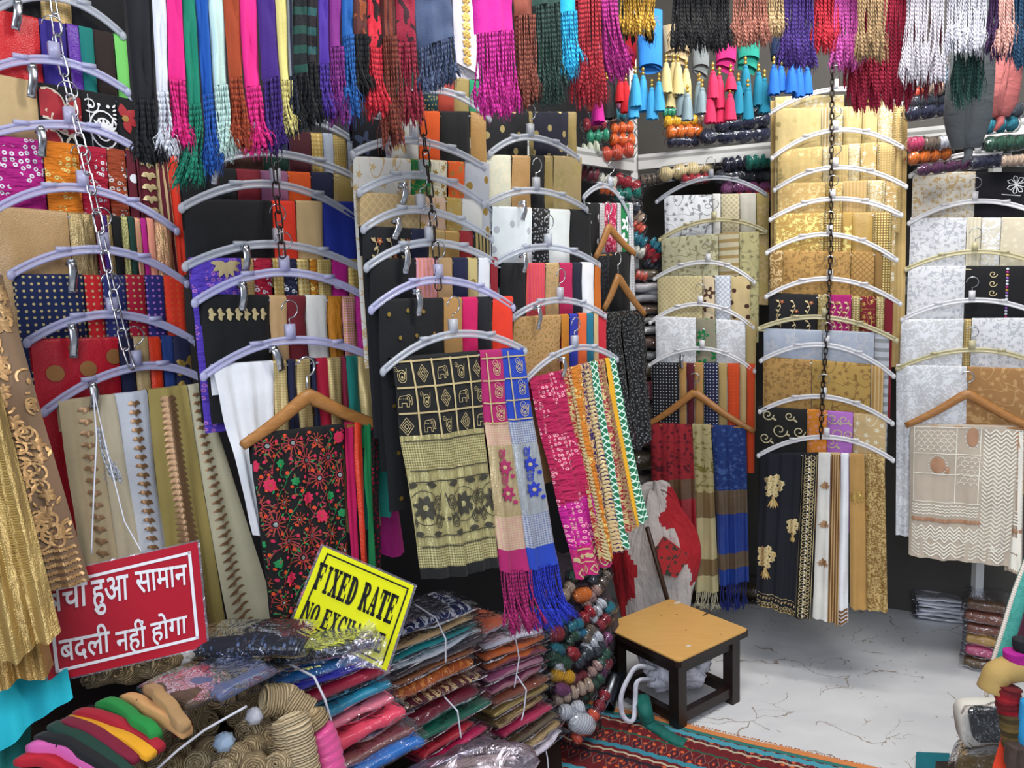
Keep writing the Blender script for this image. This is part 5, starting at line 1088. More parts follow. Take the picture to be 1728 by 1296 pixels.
A_=[('10131f', 'silk', None, 452, 1136, 640, 1082, 20, 'black pack right under the flat navy packs, below the yellow sign'),
 ('1668b0', 'silk', '2b8fd8', 470, 1158, 648, 1098, 22, 'bright blue glossy pack below the yellow sign'),
 ('2b27a8', 'silk', '4a3fd0', 488, 1172, 652, 1108, 18, 'indigo glossy pack between the bright blue and crimson packs'),
 ('a01c38', 'silk', 'c0304a', 498, 1198, 660, 1128, 26, 'crimson glossy pack between the indigo and blue-green packs'),
 ('137a9c', 'silk', '2ba0bc', 516, 1222, 660, 1156, 20, 'blue-green glossy pack between the crimson and salmon packs'),
 ('e0788c', 'plain', None, 524, 1246, 664, 1180, 18, 'salmon pink pack above the coral pack'),
 ('ea4a66', 'plain', None, 540, 1278, 684, 1204, 32, 'thick coral pink pack low in the stack beside the pink roll'),
 ('5c1444', 'silk', None, 566, 1304, 700, 1232, 18, 'plum pack under the coral pink pack'),
 ('1b63b0', 'silk', '2b7fd0', 590, 1318, 716, 1250, 26, 'deep blue glossy pack at the bottom of the stack')]
for c, p, c2, xa, ya, xb, yb, t, l in A_: packx(c, p, c2, xa, ya, xb, yb, 1.27, t*.94, .10, l, GA)
# flat black packs on top, under the sign
for i, (c, xa, ya, xb, yb, F, wd, th, l) in enumerate((('0d1020', 330, 1100, 500, 1098, 1.18, .09, 34, 'flat black embroidered pack in clear plastic beneath the yellow sign, nearer the red sign'), ('0b0e18', 444, 1128, 632, 1088, 1.24, .12, 22, 'flat black embroidered pack in clear plastic directly under the yellow sign'), ('1a4f8c', 300, 1150, 372, 1182, 1.12, .10, 22, 'blue cloth pack beside the red sign'), ('1c1730', 246, 1165, 312, 1200, 1.10, .09, 22, 'dark violet pack between the tan packs and the blue pack'))):
    o=packx(c, 'seq' if i < 2 else 'silk', 'slate' if i < 2 else None, xa, ya, xb, yb, F, th, wd, l, 'flat packs under the yellow sign')
GB='packs in the middle stack'
B_=[('16204c', 'scroll', 'silver', 656, 1076, 798, 1028, 22, 'navy embroidered pack on top of the middle stack'),
 ('c9a676', 'silk', 'sand', 660, 1102, 800, 1044, 15, 'light tan pack under the navy embroidered pack'),
 ('0d8c94', 'silk', '19b3b4', 664, 1118, 806, 1056, 11, 'thin turquoise pack under the light tan pack'),
 ('d9dce4', 'silk', 'white', 672, 1132, 812, 1066, 10, 'thin white pack under the turquoise pack'),
 ('2a2f50', 'silk', None, 668, 1146, 816, 1078, 10, 'thin dark blue pack under the white pack'),
 ('8a4a30', 'silk', 'tan', 664, 1160, 800, 1098, 12, 'thin brown and tan pack over the orange pack'),
 ('b0521f', 'scroll', 'd8843c', 656, 1186, 798, 1120, 28, 'thick burnt orange pack in the middle stack'),
 ('521226', 'scroll', 'sand', 668, 1208, 812, 1140, 14, 'dark maroon pack with pale scrollwork under the orange pack'),
 ('6a1028', 'silk', '8c1838', 676, 1238, 806, 1168, 32, 'thick wine pack below the scrollwork pack'),
 ('115c48', 'silk', '1d8a6c', 690, 1262, 830, 1186, 14, 'dark green pack below the thick wine pack'),
 ('a8142c', 'silk', 'c02840', 716, 1280, 800, 1222, 14, 'scarlet pack below the dark green pack'),
 ('b81c50', 'silk', 'd8307c', 730, 1296, 822, 1230, 14, 'raspberry pack below the scarlet pack'),
 ('6c6c8c', 'silk', None, 752, 1306, 832, 1248, 10, 'grey-violet pack at the foot of the middle stack')]
for c, p, c2, xa, ya, xb, yb, t, l in B_: packx(c, p, c2, xa, ya, xb, yb, 1.52, t*.94, .13, l, GB, folds=1)
GC='packs in the far stack'
C_=[('c9c6d8', 'silk', 'white', 818, 1094, 918, 1064, 13, 'pale lilac pack on top of the stack beside the skein heap'),
 ('c85a1c', 'silk', 'e0803c', 822, 1114, 920, 1078, 15, 'orange pack under the pale lilac pack'),
 ('a8562c', 'stripeh', '7c3a4c', 824, 1130, 922, 1096, 12, 'rust striped pack under the orange pack'),
 ('8c4468', 'stripeh', 'b07c8c', 824, 1150, 918, 1112, 18, 'mauve striped pack under the rust striped pack'),
 ('7c3454', 'stripeh', 'a8707c', 830, 1172, 914, 1128, 16, 'plum striped pack under the mauve striped pack'),
 ('6c1428', 'silk', None, 836, 1190, 926, 1144, 15, 'wine red pack over the gilt pack, beside the skein heap'),
 ('a88c54', 'zari', 'palegold', 834, 1210, 926, 1158, 13, 'gilt woven pack under the wine red pack'),
 ('8a7050', 'zari', 'sand', 842, 1228, 916, 1178, 12, 'bronze woven pack under the gilt pack'),
 ('a8204c', 'silk', 'c83c6c', 852, 1246, 932, 1192, 14, 'rose red pack under the bronze pack'),
 ('2a2c34', 'silk', None, 862, 1264, 940, 1208, 13, 'charcoal pack under the rose red pack'),
 ('a48c68', 'zari', 'sand', 868, 1284, 946, 1222, 14, 'beige brocade pack near the foot of the far stack'),
 ('cdc4d8', 'silk', 'white', 876, 1300, 950, 1236, 10, 'white satin pack at the foot of the far stack'),
 ('d85a48', 'silk', None, 812, 1070, 856, 1046, 22, 'small coral red pack tucked behind the pale lilac pack')]
for c, p, c2, xa, ya, xb, yb, t, l in C_: packx(c, p, c2, xa, ya, xb, yb, 1.78, t*.94, .12, l, GC, folds=1)
# fanned bright packs at the near end
GD='fanned bright packs'
D_=[('b08a5c', 236, 1164, 286, 1212, 1.06, 22, 'brown-tan pack behind the light tan one in the fan of packs'), ('d09c64', 200, 1186, 274, 1228, 1.05, 24, 'light tan pack with small dark ties beside the green pack'), ('1c8a3c', 160, 1192, 228, 1232, 1.04, 24, 'grass green pack in the fan of bright packs'), ('a8162c', 126, 1208, 222, 1252, 1.03, 18, 'dark red pack between the green and yellow packs'), ('e8a41c', 106, 1216, 208, 1262, 1.02, 16, 'yellow pack in the fan of bright packs'), ('7a1030', 96, 1226, 184, 1272, 1.01, 15, 'wine pack under the yellow pack'), ('123c30', 74, 1234, 172, 1286, 1.0, 14, 'dark green pack under the wine pack'), ('17181c', 60, 1244, 156, 1294, .99, 16, 'black pack between the dark green and pink packs'), ('e468b4', 46, 1264, 164, 1306, .98, 24, 'bubblegum pink pack with small dark ties, near corner'), ('c41c30', 26, 1288, 130, 1318, .97, 20, 'red pack in the nearest corner of the heap')]
for c, xa, ya, xb, yb, F, t, l in D_:
    p1=at_f(xa, ya, F); p2=at_z(xb+(xb-xa)*.4, yb+(yb-ya)*.4, p1.z); 
    if p2.y < .6: p2=at_f(xb, yb, F-.1)
    o=pack('folded_cloth_pack', c, 'plain', None, p1, p2, t*F/FPX*1.15, .017, l, 'folded cloth', GD, False, folds=1, bend=.008)
    if 'ties' in l:
        for q in (.3, .6):
            b=p1.lerp(p2, q)+Vector((0, .012, t*F/FPX*.45+.008)); g=G(); g.tube([b, b+Vector((.003, -.012, .001))], .0012, 4); g.make('thread_tie', [simple('dark_tie', '1a1412')], o)

# ---------------------------------------------------------------- rolled brown scarves
def rollmat(a, b):
    x=N('rolled_net_'+a); uv=x.uv(); u, v=x.sep(uv); n=x.noise(uv, 30, 3)
    f=x.m('SINE', x.m('ADD', x.m('MULTIPLY', v, 1500.0), x.m('MULTIPLY', n, 9.0)))
    x.bsdf(Base_Color=x.mix(x.m('MULTIPLY_ADD', f, .5, .5), lin(a), lin(b)), Roughness=.7, Normal=x.n('Bump', {'Height': f, 'Strength': .9, 'Distance': .003}).outputs[0]); return x.mat
RM=[rollmat('e2cba2', 'ab9066'), rollmat('ead6b0', 'b59b72'), rollmat('d2b98e', '9a8058')]
def roll(c, axis, L, r, m, label, group='rolled brown scarves'):
    """a scarf rolled up: a short fat bundle whose coiled end faces along axis"""
    c=Vector(c); a=Vector(axis).normalized(); x=a.orthogonal().normalized(); y=a.cross(x); g=G(); nu=18; vs=[]; fs=[]; uv=[]; sd=random.random()*40
    prof=[(-L, .75), (-L*.8, .98), (-L*.4, 1.04), (-L*.1, .95), (L*.04, .82), (L*.10, .62), (L*.07, .5), (L*.12, .36), (L*.08, .22), (L*.12, .05)]; s=0
    for j, (h, k) in enumerate(prof):
        if j: s += math.hypot(h-prof[j-1][0], (k-prof[j-1][1])*r)
        for i in range(nu):
            an=2*PI*i/nu; q=r*k*(1+.09*vn(an*1.6+sd, j*.4)+.05*math.sin(7*an+j*.8+sd)); vs.append(c+a*(h+.004*vn(an*2+sd, j))+(x*math.cos(an)+y*math.sin(an))*q); uv.append((an*r, s+.0035*an/(2*PI)))
    for j in range(len(prof)-1):
        for i in range(nu): fs.append((j*nu+i, j*nu+(i+1) % nu, (j+1)*nu+(i+1) % nu, (j+1)*nu+i))
    g.add(vs, fs, 0, uv); return tag(g.make('rolled_scarf', [m]), label, 'rolled scarf', group)
ROLLS=[(245, 1248, 26), (288, 1252, 26), (330, 1204, 26), (366, 1178, 24), (398, 1152, 22), (424, 1166, 22), (350, 1220, 24), (254, 1276, 24), (284, 1296, 24), (360, 1268, 24), (416, 1236, 26), (458, 1242, 28), (392, 1280, 24), (330, 1290, 24), (440, 1192, 28), (396, 1206, 22), (312, 1244, 22), (276, 1226, 20), (208, 1268, 22), (186, 1292, 22), (428, 1296, 24), (466, 1290, 24), (478, 1196, 26), (222, 1300, 22), (304, 1272, 22), (372, 1300, 22), (418, 1266, 22), (300, 1212, 20)]
for i, (x, y, rr) in enumerate(ROLLS):
    p=at_z(x, y, .715); rr=rr*p.y/FPX*1.05; ax=(EYE-p).normalized()+Vector((random.uniform(-.6, .6), random.uniform(-.3, .3), random.uniform(-.2, .5)))
    roll(p, ax, .05, rr, RM[i % 3], 'rolled brown net scarf in the tied bundle at the near edge')
for i, (x, y, rr) in enumerate(((172, 1132, 24), (206, 1128, 28), (246, 1122, 26), (150, 1146, 20), (280, 1118, 20))):
    p=at_f(x, y, 1.24); roll(p, (random.uniform(-.5, .5), -1, random.uniform(0, .5)), .05, rr*1.24/FPX, RM[(i+1) % 3], 'rolled tan net scarf under the red sign', 'tan rolls under the red sign')
def longroll(pts, r, mat, label, seg=14, rings=.012):
    g=G(); P=[Vector(p) for p in pts]; fine=[]
    for a, b in zip(P, P[1:]):
        n=max(2, int((b-a).length/.0035)); fine += [a.lerp(b, i/n) for i in range(n)]
    fine.append(P[-1]); s=0; rad=[]
    for i, p in enumerate(fine):
        if i: s += (p-fine[i-1]).length
        rad.append(r*(.93+.10*abs(math.sin(PI*s/rings)))*(.5 if i == 0 else 1)*(.8 if i == 1 else 1))
    g.tube(fine, rad, seg); return tag(g.make('rolled_scarf', [mat]), label, 'rolled scarf', 'long rolled scarves')
longroll([at_f(486, 1206, 1.13), at_f(492, 1226, 1.125), at_f(500, 1262, 1.12), at_f(512, 1330, 1.11)], .030, RM[1], 'long beige-brown rolled scarf standing upright, its coiled end on top', rings=.013)
longroll([at_f(518, 1204, 1.16), at_f(530, 1226, 1.16)], .027, RM[2], 'short brown rolled scarf end above the pink roll')
longroll([at_f(534, 1226, 1.16), at_f(548, 1262, 1.16), at_f(562, 1330, 1.15)], .0255, fab('e4389c', 'silk'), 'bright pink rolled scarf standing upright beside the coral packs', rings=.014)
longroll([at_f(440, 1182, 1.16), at_f(480, 1180, 1.18), at_f(520, 1206, 1.18)], .025, RM[0], 'brown rolled scarf bent over the top of the upright rolls')
# small knots and scraps between the rolls
def knot(x, y, z, r, col, label):
    p=at_z(x, y, z); g=G(); g.blob(p, (r, 0, 0), (0, r, 0), (0, 0, r*.9), 16, 10, lambda a, b: 1+.10*math.sin(6*a+3*b)+.08*math.sin(9*b)); tag(g.make('plastic_knot', [simple('knot_'+col, col, .35)]), label, 'knot')
knot(378, 1252, .738, .015, 'b4cbe6', 'pale blue plastic knot among the brown rolls')
knot(430, 1208, .748, .014, 'e0e2ee', 'white plastic knot among the brown rolls')
knot(306, 1226, .742, .015, 'c8232c', 'red scrap of cloth between two brown rolls')
knot(300, 1110, .76, .026, 'e6e6ea', 'white crumpled bag tucked under the red sign')
# strings tying the bundles
def tie(pts, label, r=.0022, mat=None):
    g=G(); P=[]
    for a, b in zip(pts, pts[1:]): P += [a.lerp(b, i/8) for i in range(8)]
    P.append(pts[-1]); g.tube(P, r, 5); tag(g.make('tie_string', [mat or STRING]), label, 'string')
tie([at_f(136, 1296, .93), at_f(165, 1265, .97), at_f(212, 1228, 1.02), at_f(282, 1188, 1.08)], 'white string over the fan of bright packs')
tie([at_f(262, 1300, .97), at_f(300, 1266, 1.00), at_f(345, 1232, 1.03), at_f(416, 1192, 1.08)], 'twisted white string over the brown rolls', .002)
tie([at_f(420, 1092, 1.30), at_f(470, 1112, 1.28), at_f(530, 1142, 1.225), at_f(548, 1180, 1.215), at_f(568, 1250, 1.215), at_f(584, 1300, 1.21)], 'white string around the stack of blue and crimson packs')
tie([at_f(700, 1020, 1.60), at_f(735, 1042, 1.56), at_f(752, 1078, 1.53), at_f(752, 1118, 1.53)], 'white string around the navy topped stack', .0018)
tie([at_f(750, 1176, 1.53), at_f(772, 1200, 1.50), at_f(778, 1245, 1.50)], 'white string around the thick wine pack', .0018)
tie([at_f(866, 1056, 1.80), at_f(876, 1110, 1.74), at_f(868, 1160, 1.72)], 'string around the orange and mauve striped packs', .0016)
tie([at_f(872, 1140, 1.72), at_f(888, 1164, 1.70), at_f(884, 1200, 1.70), at_f(880, 1216, 1.69)], 'string around the gilt and wine red packs', .0018)
tie([at_f(918, 1250, 1.90), at_f(924, 1280, 1.86), at_f(926, 1310, 1.84)], 'loose string end by the white satin pack', .0016)
# cloudy plastic bag at the bottom edge, and the loose clear sheet round the yellow sign
def sheet(name, corners, mat, label, cat, amp=.02, n=14, group=None):
    g=G(); vs=[]; fs=[]; sd=random.random()*30; a, b, c, d=[Vector(q) for q in corners]; nn=(b-a).cross(d-a).normalized()
    for j in range(n+1):
        for i in range(n+1):
            u, v=i/n, j/n; p=a.lerp(b, u).lerp(d.lerp(c, u), v); vs.append(p+nn*(amp*(vn(u*4+sd, v*4)+.5*vn(u*9, v*9+sd))))
    for j in range(n):
        for i in range(n): fs.append((j*(n+1)+i, j*(n+1)+i+1, (j+1)*(n+1)+i+1, (j+1)*(n+1)+i))
    g.add(vs, fs); return tag(g.make(name, [mat]), label, cat, group)
g=G(); p=at_f(775, 1318, 1.32); g.blob(p, (.135, .02, .03), (-.01, .07, 0), (0, -.01, .055), 24, 14, lambda a, b: 1+.08*math.sin(5*a+2*b)+.05*math.sin(11*a)*math.sin(7*b)); o=tag(g.make('plastic_bag', [BAGFILM]), 'cloudy plastic bag of goods at the bottom edge before the middle stack', 'bag')
g=G(); g.blob(p-Vector((0, -.01, .012)), (.115, .018, .02), (-.01, .055, 0), (0, -.01, .035), 16, 10); g.make('bagged_cloth', [fab('b9a3a8', 'wrinkle')], o)
sheet('plastic_sheet', [at_f(470, 1146, 1.20), at_f(456, 1082, 1.25), at_f(585, 1074, 1.25), at_f(620, 1126, 1.22)], FILM, 'loose clear plastic over the black packs under the yellow sign', 'plastic sheet', .012)
sheet('plastic_sheet', [at_f(568, 1120, 1.235), at_f(622, 1046, 1.25), at_f(654, 1078, 1.25), at_f(644, 1130, 1.235)], BAGFILM, 'crumpled clear plastic peak standing before the corner of the yellow sign', 'plastic sheet', .012)
sheet('plastic_sheet', [at_z(30, 1290, .745), at_z(150, 1185, .755), at_z(290, 1205, .755), at_z(170, 1310, .745)], FILM, 'clear plastic lying over the fan of bright packs', 'plastic sheet', .008)
# ---------------------------------------------------------------- signs
def text_polys(txt, bold=0.0):
    cu=bpy.data.curves.new('lettering', 'FONT'); cu.body=txt; cu.size=1; cu.offset=bold; cu.resolution_u=4
    o=bpy.data.objects.new('lettering', cu); COL.objects.link(o); bpy.context.view_layer.update()
    me=bpy.data.meshes.new_from_object(o.evaluated_get(bpy.context.evaluated_depsgraph_get())); vs=[(v.co.x, v.co.y) for v in me.vertices]; fs=[tuple(p.vertices) for p in me.polygons]
    bpy.data.objects.remove(o); bpy.data.meshes.remove(me); bpy.data.curves.remove(cu); return vs, fs
def fit(vs, quad, pl):
    """letters stretched onto the four corners they fill on the board (TL, TR, BR, BL)"""
    x0=min(v[0] for v in vs); x1=max(v[0] for v in vs); y0=min(v[1] for v in vs); y1=max(v[1] for v in vs); TL, TR, BR, BL=[pl(*q) for q in quad]; out=[]
    for x, y in vs:
        u=(x-x0)/(x1-x0); w=(y1-y)/(y1-y0); out.append(TL.lerp(TR, u).lerp(BL.lerp(BR, u), w))
    return out
def board(name, quad, c, n, th, mat, label, film):
    """laminated card: quad pixels TL TR BR BL on the plane through c"""
    pl=lambda x, y, o=0: at_pl(x, y, c+n*o, n); q=[pl(*k) for k in quad]; g=G(); vs=q+[k-n*th for k in q]
    g.add(vs, [(3, 2, 1, 0), (4, 5, 6, 7), (0, 1, 5, 4), (1, 2, 6, 5), (2, 3, 7, 6), (3, 0, 4, 7)]); o=g.make(name, [mat], smooth=False); tag(o, label, 'sign'); 
    m=sum(q, Vector())/4; k=[m+(a-m)*film for a in q]; f=G(); f.add([a-n*.0004 for a in k]+[a-n*.0012 for a in k], [(3, 2, 1, 0), (4, 5, 6, 7), (0, 1, 5, 4), (1, 2, 6, 5), (2, 3, 7, 6), (3, 0, 4, 7)]); f.make('laminate_margin', [BAGFILM], o, smooth=False)
    return o, pl
def flat(o, name, vs, fs, mat): 
    sub(name, vs, fs, mat, o, smooth=False)
def frame(pl, quad, w, lift):
    q=[Vector(pl(*k, lift)) for k in quad]; m=sum(q, Vector())/4; vs=[]; fs=[]
    for i in range(4):
        a, b=q[i], q[(i+1) % 4]; d=(b-a).normalized(); inn=(m-(a+b)/2); inn=(inn-d*inn.dot(d)).normalized(); b0=len(vs); vs += [a, b, b+inn*w-d*w*0, a+inn*w]; fs.append((b0+3, b0+2, b0+1, b0))
    return vs, fs
RED=simple('red_card', 'b5152c', .3); YEL=simple('fluorescent_yellow_card', 'f2f20a', .35); WL=simple('white_lettering', 'efeff4', .4); BL_=simple('black_lettering', '0c0c0c', .4)
cR=at_f(230, 1040, 1.15); nR=(EYE-cR); nR.z*=.35; nR.normalize()
o, pl=board('shop_sign', [(64, 974), (333, 914), (350, 1091), (82, 1152)], cR, nR, .003, RED, 'red laminated sign with two lines of white Hindi lettering', 1.03)
v, f=frame(pl, [(78, 988), (322, 930), (336, 1078), (94, 1136)], .0045, .0012); flat(o, 'white_border', v, f, WL)
for w, q in (('बचा', [(74, 994), (147, 981), (149, 1021), (78, 1036)]), ('हुआ', [(153, 980), (216, 968), (219, 1028), (157, 1041)]), ('सामान', [(227, 965), (315, 952), (317, 987), (231, 1003)]),
             ('बदली', [(97, 1066), (184, 1050), (187, 1103), (103, 1121)]), ('नहीं', [(193, 1053), (245, 1042), (248, 1098), (198, 1109)]), ('होगा', [(252, 1039), (315, 1026), (317, 1074), (257, 1092)])):
    vs, fs=text_polys(w, .012); flat(o, 'hindi_word', fit(vs, q, lambda x, y: pl(x, y, .0016)), fs, WL)
# hanging string and paper tassel of the red sign
# heavy slab letters for the yellow sign: strokes and arcs in a 1 x 1 box
def slab(ch):
    P=[]; 
    def r(x0, y0, x1, y1): P.append([(x0, y0), (x1, y0), (x1, y1), (x0, y1)])
    def pg(*p): P.append(list(p))
    def arc(cx, cy, ro, yo, ri, yi, a0, a1, n=14):
        for i in range(n):
            s, e=a0+(a1-a0)*i/n, a0+(a1-a0)*(i+1)/n
            P.append([(cx+ro*math.cos(s), cy+yo*math.sin(s)), (cx+ro*math.cos(e), cy+yo*math.sin(e)), (cx+ri*math.cos(e), cy+yi*math.sin(e)), (cx+ri*math.cos(s), cy+yi*math.sin(s))])
    S=.36; s=.12
    if ch in 'FE':
        r(.08, 0, .08+S, 1); r(0, 0, .48, s); r(0, 1-s, .92, 1); r(.3, .45, .66, .56); r(.80, .70, .92, 1); r(.6, .36, .7, .66)
        if ch == 'E': r(0, 0, .94, s); r(.82, 0, .94, .32)
    elif ch == 'I': r(.3, 0, .7, 1); r(.1, 0, .9, s); r(.1, 1-s, .9, 1)
    elif ch == 'X': pg((.08, .96), (.42, .96), (.94, .04), (.6, .04)); pg((.74, .96), (.88, .96), (.28, .04), (.12, .04)); r(0, 1-s, .5, 1); r(.6, 1-s, 1, 1); r(0, 0, .4, s); r(.5, 0, 1, s)
    elif ch == 'D': r(.08, 0, .08+S, 1); r(0, 0, .45, s); r(0, 1-s, .45, 1); arc(.42, .5, .54, .5, .22, .38, -PI/2, PI/2)
    elif ch == 'R': r(.08, 0, .08+S, 1); r(0, 0, .48, s); r(0, 1-s, .5, 1); arc(.45, .74, .44, .26, .16, .15, -PI/2, PI/2); r(.3, .46, .5, .56); pg((.42, .5), (.68, .5), (.98, .02), (.7, .02)); r(.68, 0, 1.02, s)
    elif ch == 'A': pg((.38, 1), (.60, 1), (.96, .04), (.62, .04)); pg((.40, 1), (.48, .84), (.22, .04), (.10, .04)); r(.2, .28, .72, .38); r(0, 0, .36, s); r(.52, 0, 1.02, s)
    elif ch == 'T': r(.31, 0, .69, 1); r(0, 1-s, 1, 1); r(0, .66, .12, 1); r(.88, .66, 1, 1); r(.16, 0, .84, s)
    elif ch == 'N': r(.1, 0, .22, 1); r(.80, 0, .92, 1); pg((.06, 1), (.38, 1), (.92, 0), (.7, 0)); r(0, 0, .34, s); r(.66, 1-s, 1.02, 1); r(0, 1-s, .3, 1)
    elif ch == 'O': arc(.5, .5, .5, .52, .17, .40, 0, 2*PI, 24)
    elif ch in 'CG':
        arc(.52, .5, .52, .52, .2, .40, .18*PI, 1.82*PI, 22); r(.80, .62, .92, 1)
        if ch == 'G': r(.62, .06, .94, .42); r(.54, .34, 1.0, .44)
        else: r(.84, .14, .94, .3)
    elif ch == 'H': r(.08, 0, .36, 1); r(.64, 0, .92, 1); r(.3, .45, .7, .56); r(0, 0, .44, s); r(0, 1-s, .44, 1); r(.56, 0, 1, s); r(.56, 1-s, 1, 1)
    return P
def slabtext(t):
    vs=[]; fs=[]; x=0
    for ch in t:
        if ch == ' ': x += .42; continue
        w=.5 if ch == 'I' else .82
        for p in slab(ch):
            b=len(vs); vs += [(x+a*w, c) for a, c in p]; fs.append(tuple(range(b, b+len(p))))
        x += w+.09
    return vs, fs
cY=at_f(600, 1010, 1.37); nY=(EYE-cY); nY.z*=.2; nY.normalize()
YQ=[(545, 922), (699, 989), (652, 1132), (492, 1052)]
o, pl=board('shop_sign', YQ, cY, nY, .003, YEL, 'bright yellow laminated sign with heavy black English lettering', 1.05)
v, f=frame(pl, [(552, 933), (690, 993), (646, 1122), (503, 1048)], .0028, .0012); flat(o, 'black_border', v, f, BL_)
for t, q in (('FIXED RATE', [(541, 948), (674, 1006), (658, 1054), (527, 993)]), ('NO EXCHANGE', [(519, 1012), (652, 1070), (640, 1104), (506, 1046)])):
    vs, fs=slabtext(t); lay=fit(vs, q, lambda x, y: pl(x, y, .0016)); flat(o, 'word_line', lay, fs, BL_)
tie([at_f(157, 655, 1.28), at_f(163, 740, 1.22), at_f(158, 840, 1.18), at_f(154, 935, 1.15)], 'thin white string from which the red sign hangs', .0013)
tie([at_f(157, 655, 1.28), at_f(180, 760, 1.22), at_f(210, 880, 1.18), at_f(238, 930, 1.152)], 'second thin string of the red sign', .0010)
g=G(); a=at_f(163, 720, 1.26); b=at_f(178, 760, 1.26); fringe(g, a, at_f(172, 724, 1.26), .085, 9, .0011, .012, .2, drift=Vector((.02, 0, 0)), layers=1); tag(g.make('thread_tassel', [cordmat('c8ccd6')]), 'pale grey thread tassel hanging over the cream net cloth', 'tassel')

# ---------------------------------------------------------------- sarees hanging at the near left
def bigcloth(name, TLp, TRp, BLp, BRp, F0, F1, mats, label, cat, art=None, amp=.012, freq=2.0, seed=.3, nu=30, nv=44, hem=.01, back=.1):
    n=Vector((.55, -.83, 0)).normalized(); A=at_f(*TLp, F0); B=at_f(*BRp, F1); n0=n
    P=[at_f(*TLp, F0), at_f(*TRp, F0+.03), at_f(*BLp, F1), at_f(*BRp, F1+.03)]
    cl=Cloth(P[0], P[1], P[2], P[3], n0, amp=amp, freq=freq, thick=.012, back=back, nu=nu, nv=nv, seed=seed, hemwave=hem, nz=.006); g=cl.geo(); m=list(mats)
    if art: m += art(Art(cl, g), cl)
    o=g.make(name, m); tag(o, label, cat); return o, cl, g
def lace_art(A, c):
    rnd=random.Random(5); m=[simple('rose_gold_cord', 'c9a06c', .4, .5), simple('pale_embroidery', 'b08a5c', .45, .45)]
    for i in range(90):
        x=c.w*rnd.uniform(.36, .97); y=c.L*rnd.uniform(.02, .86); r=rnd.uniform(.007, .015); k=i % 4
        if k == 0: A.ring(x, y, r, .0032, 1, 16, rnd.uniform(0, 3), rnd.uniform(5, 8.5)); A.leaf(x, y, r*.8, r*.4, rnd.uniform(0, 6), 1)
        elif k == 1: A.spiral(x, y, r*1.3, .0032, 1, 1.4, rnd.uniform(0, 6))
        elif k == 2:
            for q in range(5): A.leaf(x, y, r*1.2, r*.7, q*1.256+i, 2)
            A.ring(x, y, r*.5, .002, 1, 10)
        else:
            for q in range(3): A.leaf(x+q*.006, y+q*.007, r*1.1, r*.42, .8*q+i, 1)
    for q in range(7):
        y=c.L*.885+q*.0105; A.line([(c.w*.3+c.w*.69*j/24, y+(.0022 if j % 2 else -.0022)) for j in range(25)], .0034, 1+q % 2)
    return m
LACE=N('brown_net'); _uv=LACE.uv()
_p=LACE.n('BsdfPrincipled', {'Base Color': LACE.mix(LACE.noise(_uv, 9, 4), lin('7c6046'), lin('96785a')), 'Roughness': .7, 'Sheen Weight': .4}); _t=LACE.n('BsdfTransparent', {'Color': lin('c9a878')}); _m=LACE.n('MixShader', {0: .84}); LACE.t.links.new(_t.outputs[0], _m.inputs[1]); LACE.t.links.new(_p.outputs[0], _m.inputs[2]); LACE.t.links.new(_m.outputs[0], LACE.out.inputs[0])
bigcloth('lace_saree', (-130, 455), (6, 470), (-10, 1010), (153, 985), 1.20, 1.07, [LACE.mat], 'brown net saree with raised gold scrolls and a fringed gold hem, near left', 'saree', lace_art, amp=.010, freq=1.6)
TISS=fab('a88a52', 'tissue', 'c4a868'); TISS2=fab('94763f', 'tissue', 'ae8a4e')
def tissue_art(A, c):
    m=[simple('gold_tissue_line', 'd0b468', .4, .5)]
    for x in (.40, .66):
        for i in range(26):
            y=c.L*(.05+.028*i)
            for q in range(3): A.line([(c.w*x, y+.0032*q), (c.w*x+.018, y+.0032*q+.001)], .001, 1)
    return m
bigcloth('tissue_saree', (-150, 620), (-4, 640), (-40, 1150), (104, 1072), 1.06, .97, [TISS], 'golden tissue saree with woven dashes hanging at the near left edge', 'saree', tissue_art, amp=.012, freq=2.4, seed=.1, hem=.02)
bigcloth('tissue_saree', (-150, 640), (-20, 660), (-45, 1196), (94, 1136), 1.13, 1.005, [TISS2], 'darker gold tissue layer showing below the hem of the golden saree', 'saree', None, amp=.010, freq=2.0, seed=.6, hem=.02)
bigcloth('petticoat_cloth', (-120, 900), (82, 960), (-40, 1290), (126, 1192), 1.17, 1.04, [fab('17aec0', 'plain')], 'turquoise cloth hanging beneath the golden tissue sarees', 'cloth', None, amp=.010, freq=1.5, seed=.8, hem=.02)
bigcloth('petticoat_cloth', (-120, 960), (60, 1000), (-60, 1330), (52, 1300), 1.21, 1.075, [fab('0c6a66', 'plain')], 'dark teal cloth behind the turquoise cloth at the lower left', 'cloth', None, amp=.008, freq=1.2, seed=.5)
g=G(); a=at_f(-150, 440, 1.12); b=at_f(-6, 440, 1.17); e=empty('cloth_rail', a); tag(e, 'steel rail from which the near left sarees hang', 'rail'); g.tube([a-(b-a)*.6+Vector((0, 0, .03)), b+Vector((0, 0, .03))], .010, 10); g.make('rail_tube', STEEL, e)
g=G(); c=a-(b-a)*.4+Vector((0, 0, .03)); g.tube([c, Vector((c.x, c.y, 2.8))], .005, 6); g.make('drop_rod', STEEL, e)

# fringes on the two sarees of the third rack
for (ob, cl), c, dr in ((r3[1], 'b0186c', .02), (r3[2], '1f35c8', .03)):
    g=G(); fringe(g, cl.P(.03, 1), cl.P(.97, 1), .135, 16, .0016, .03, .3, drift=Vector((dr, -.01, 0)), nrm=k3.n); g.make('fringe', [cordmat(c)], ob)

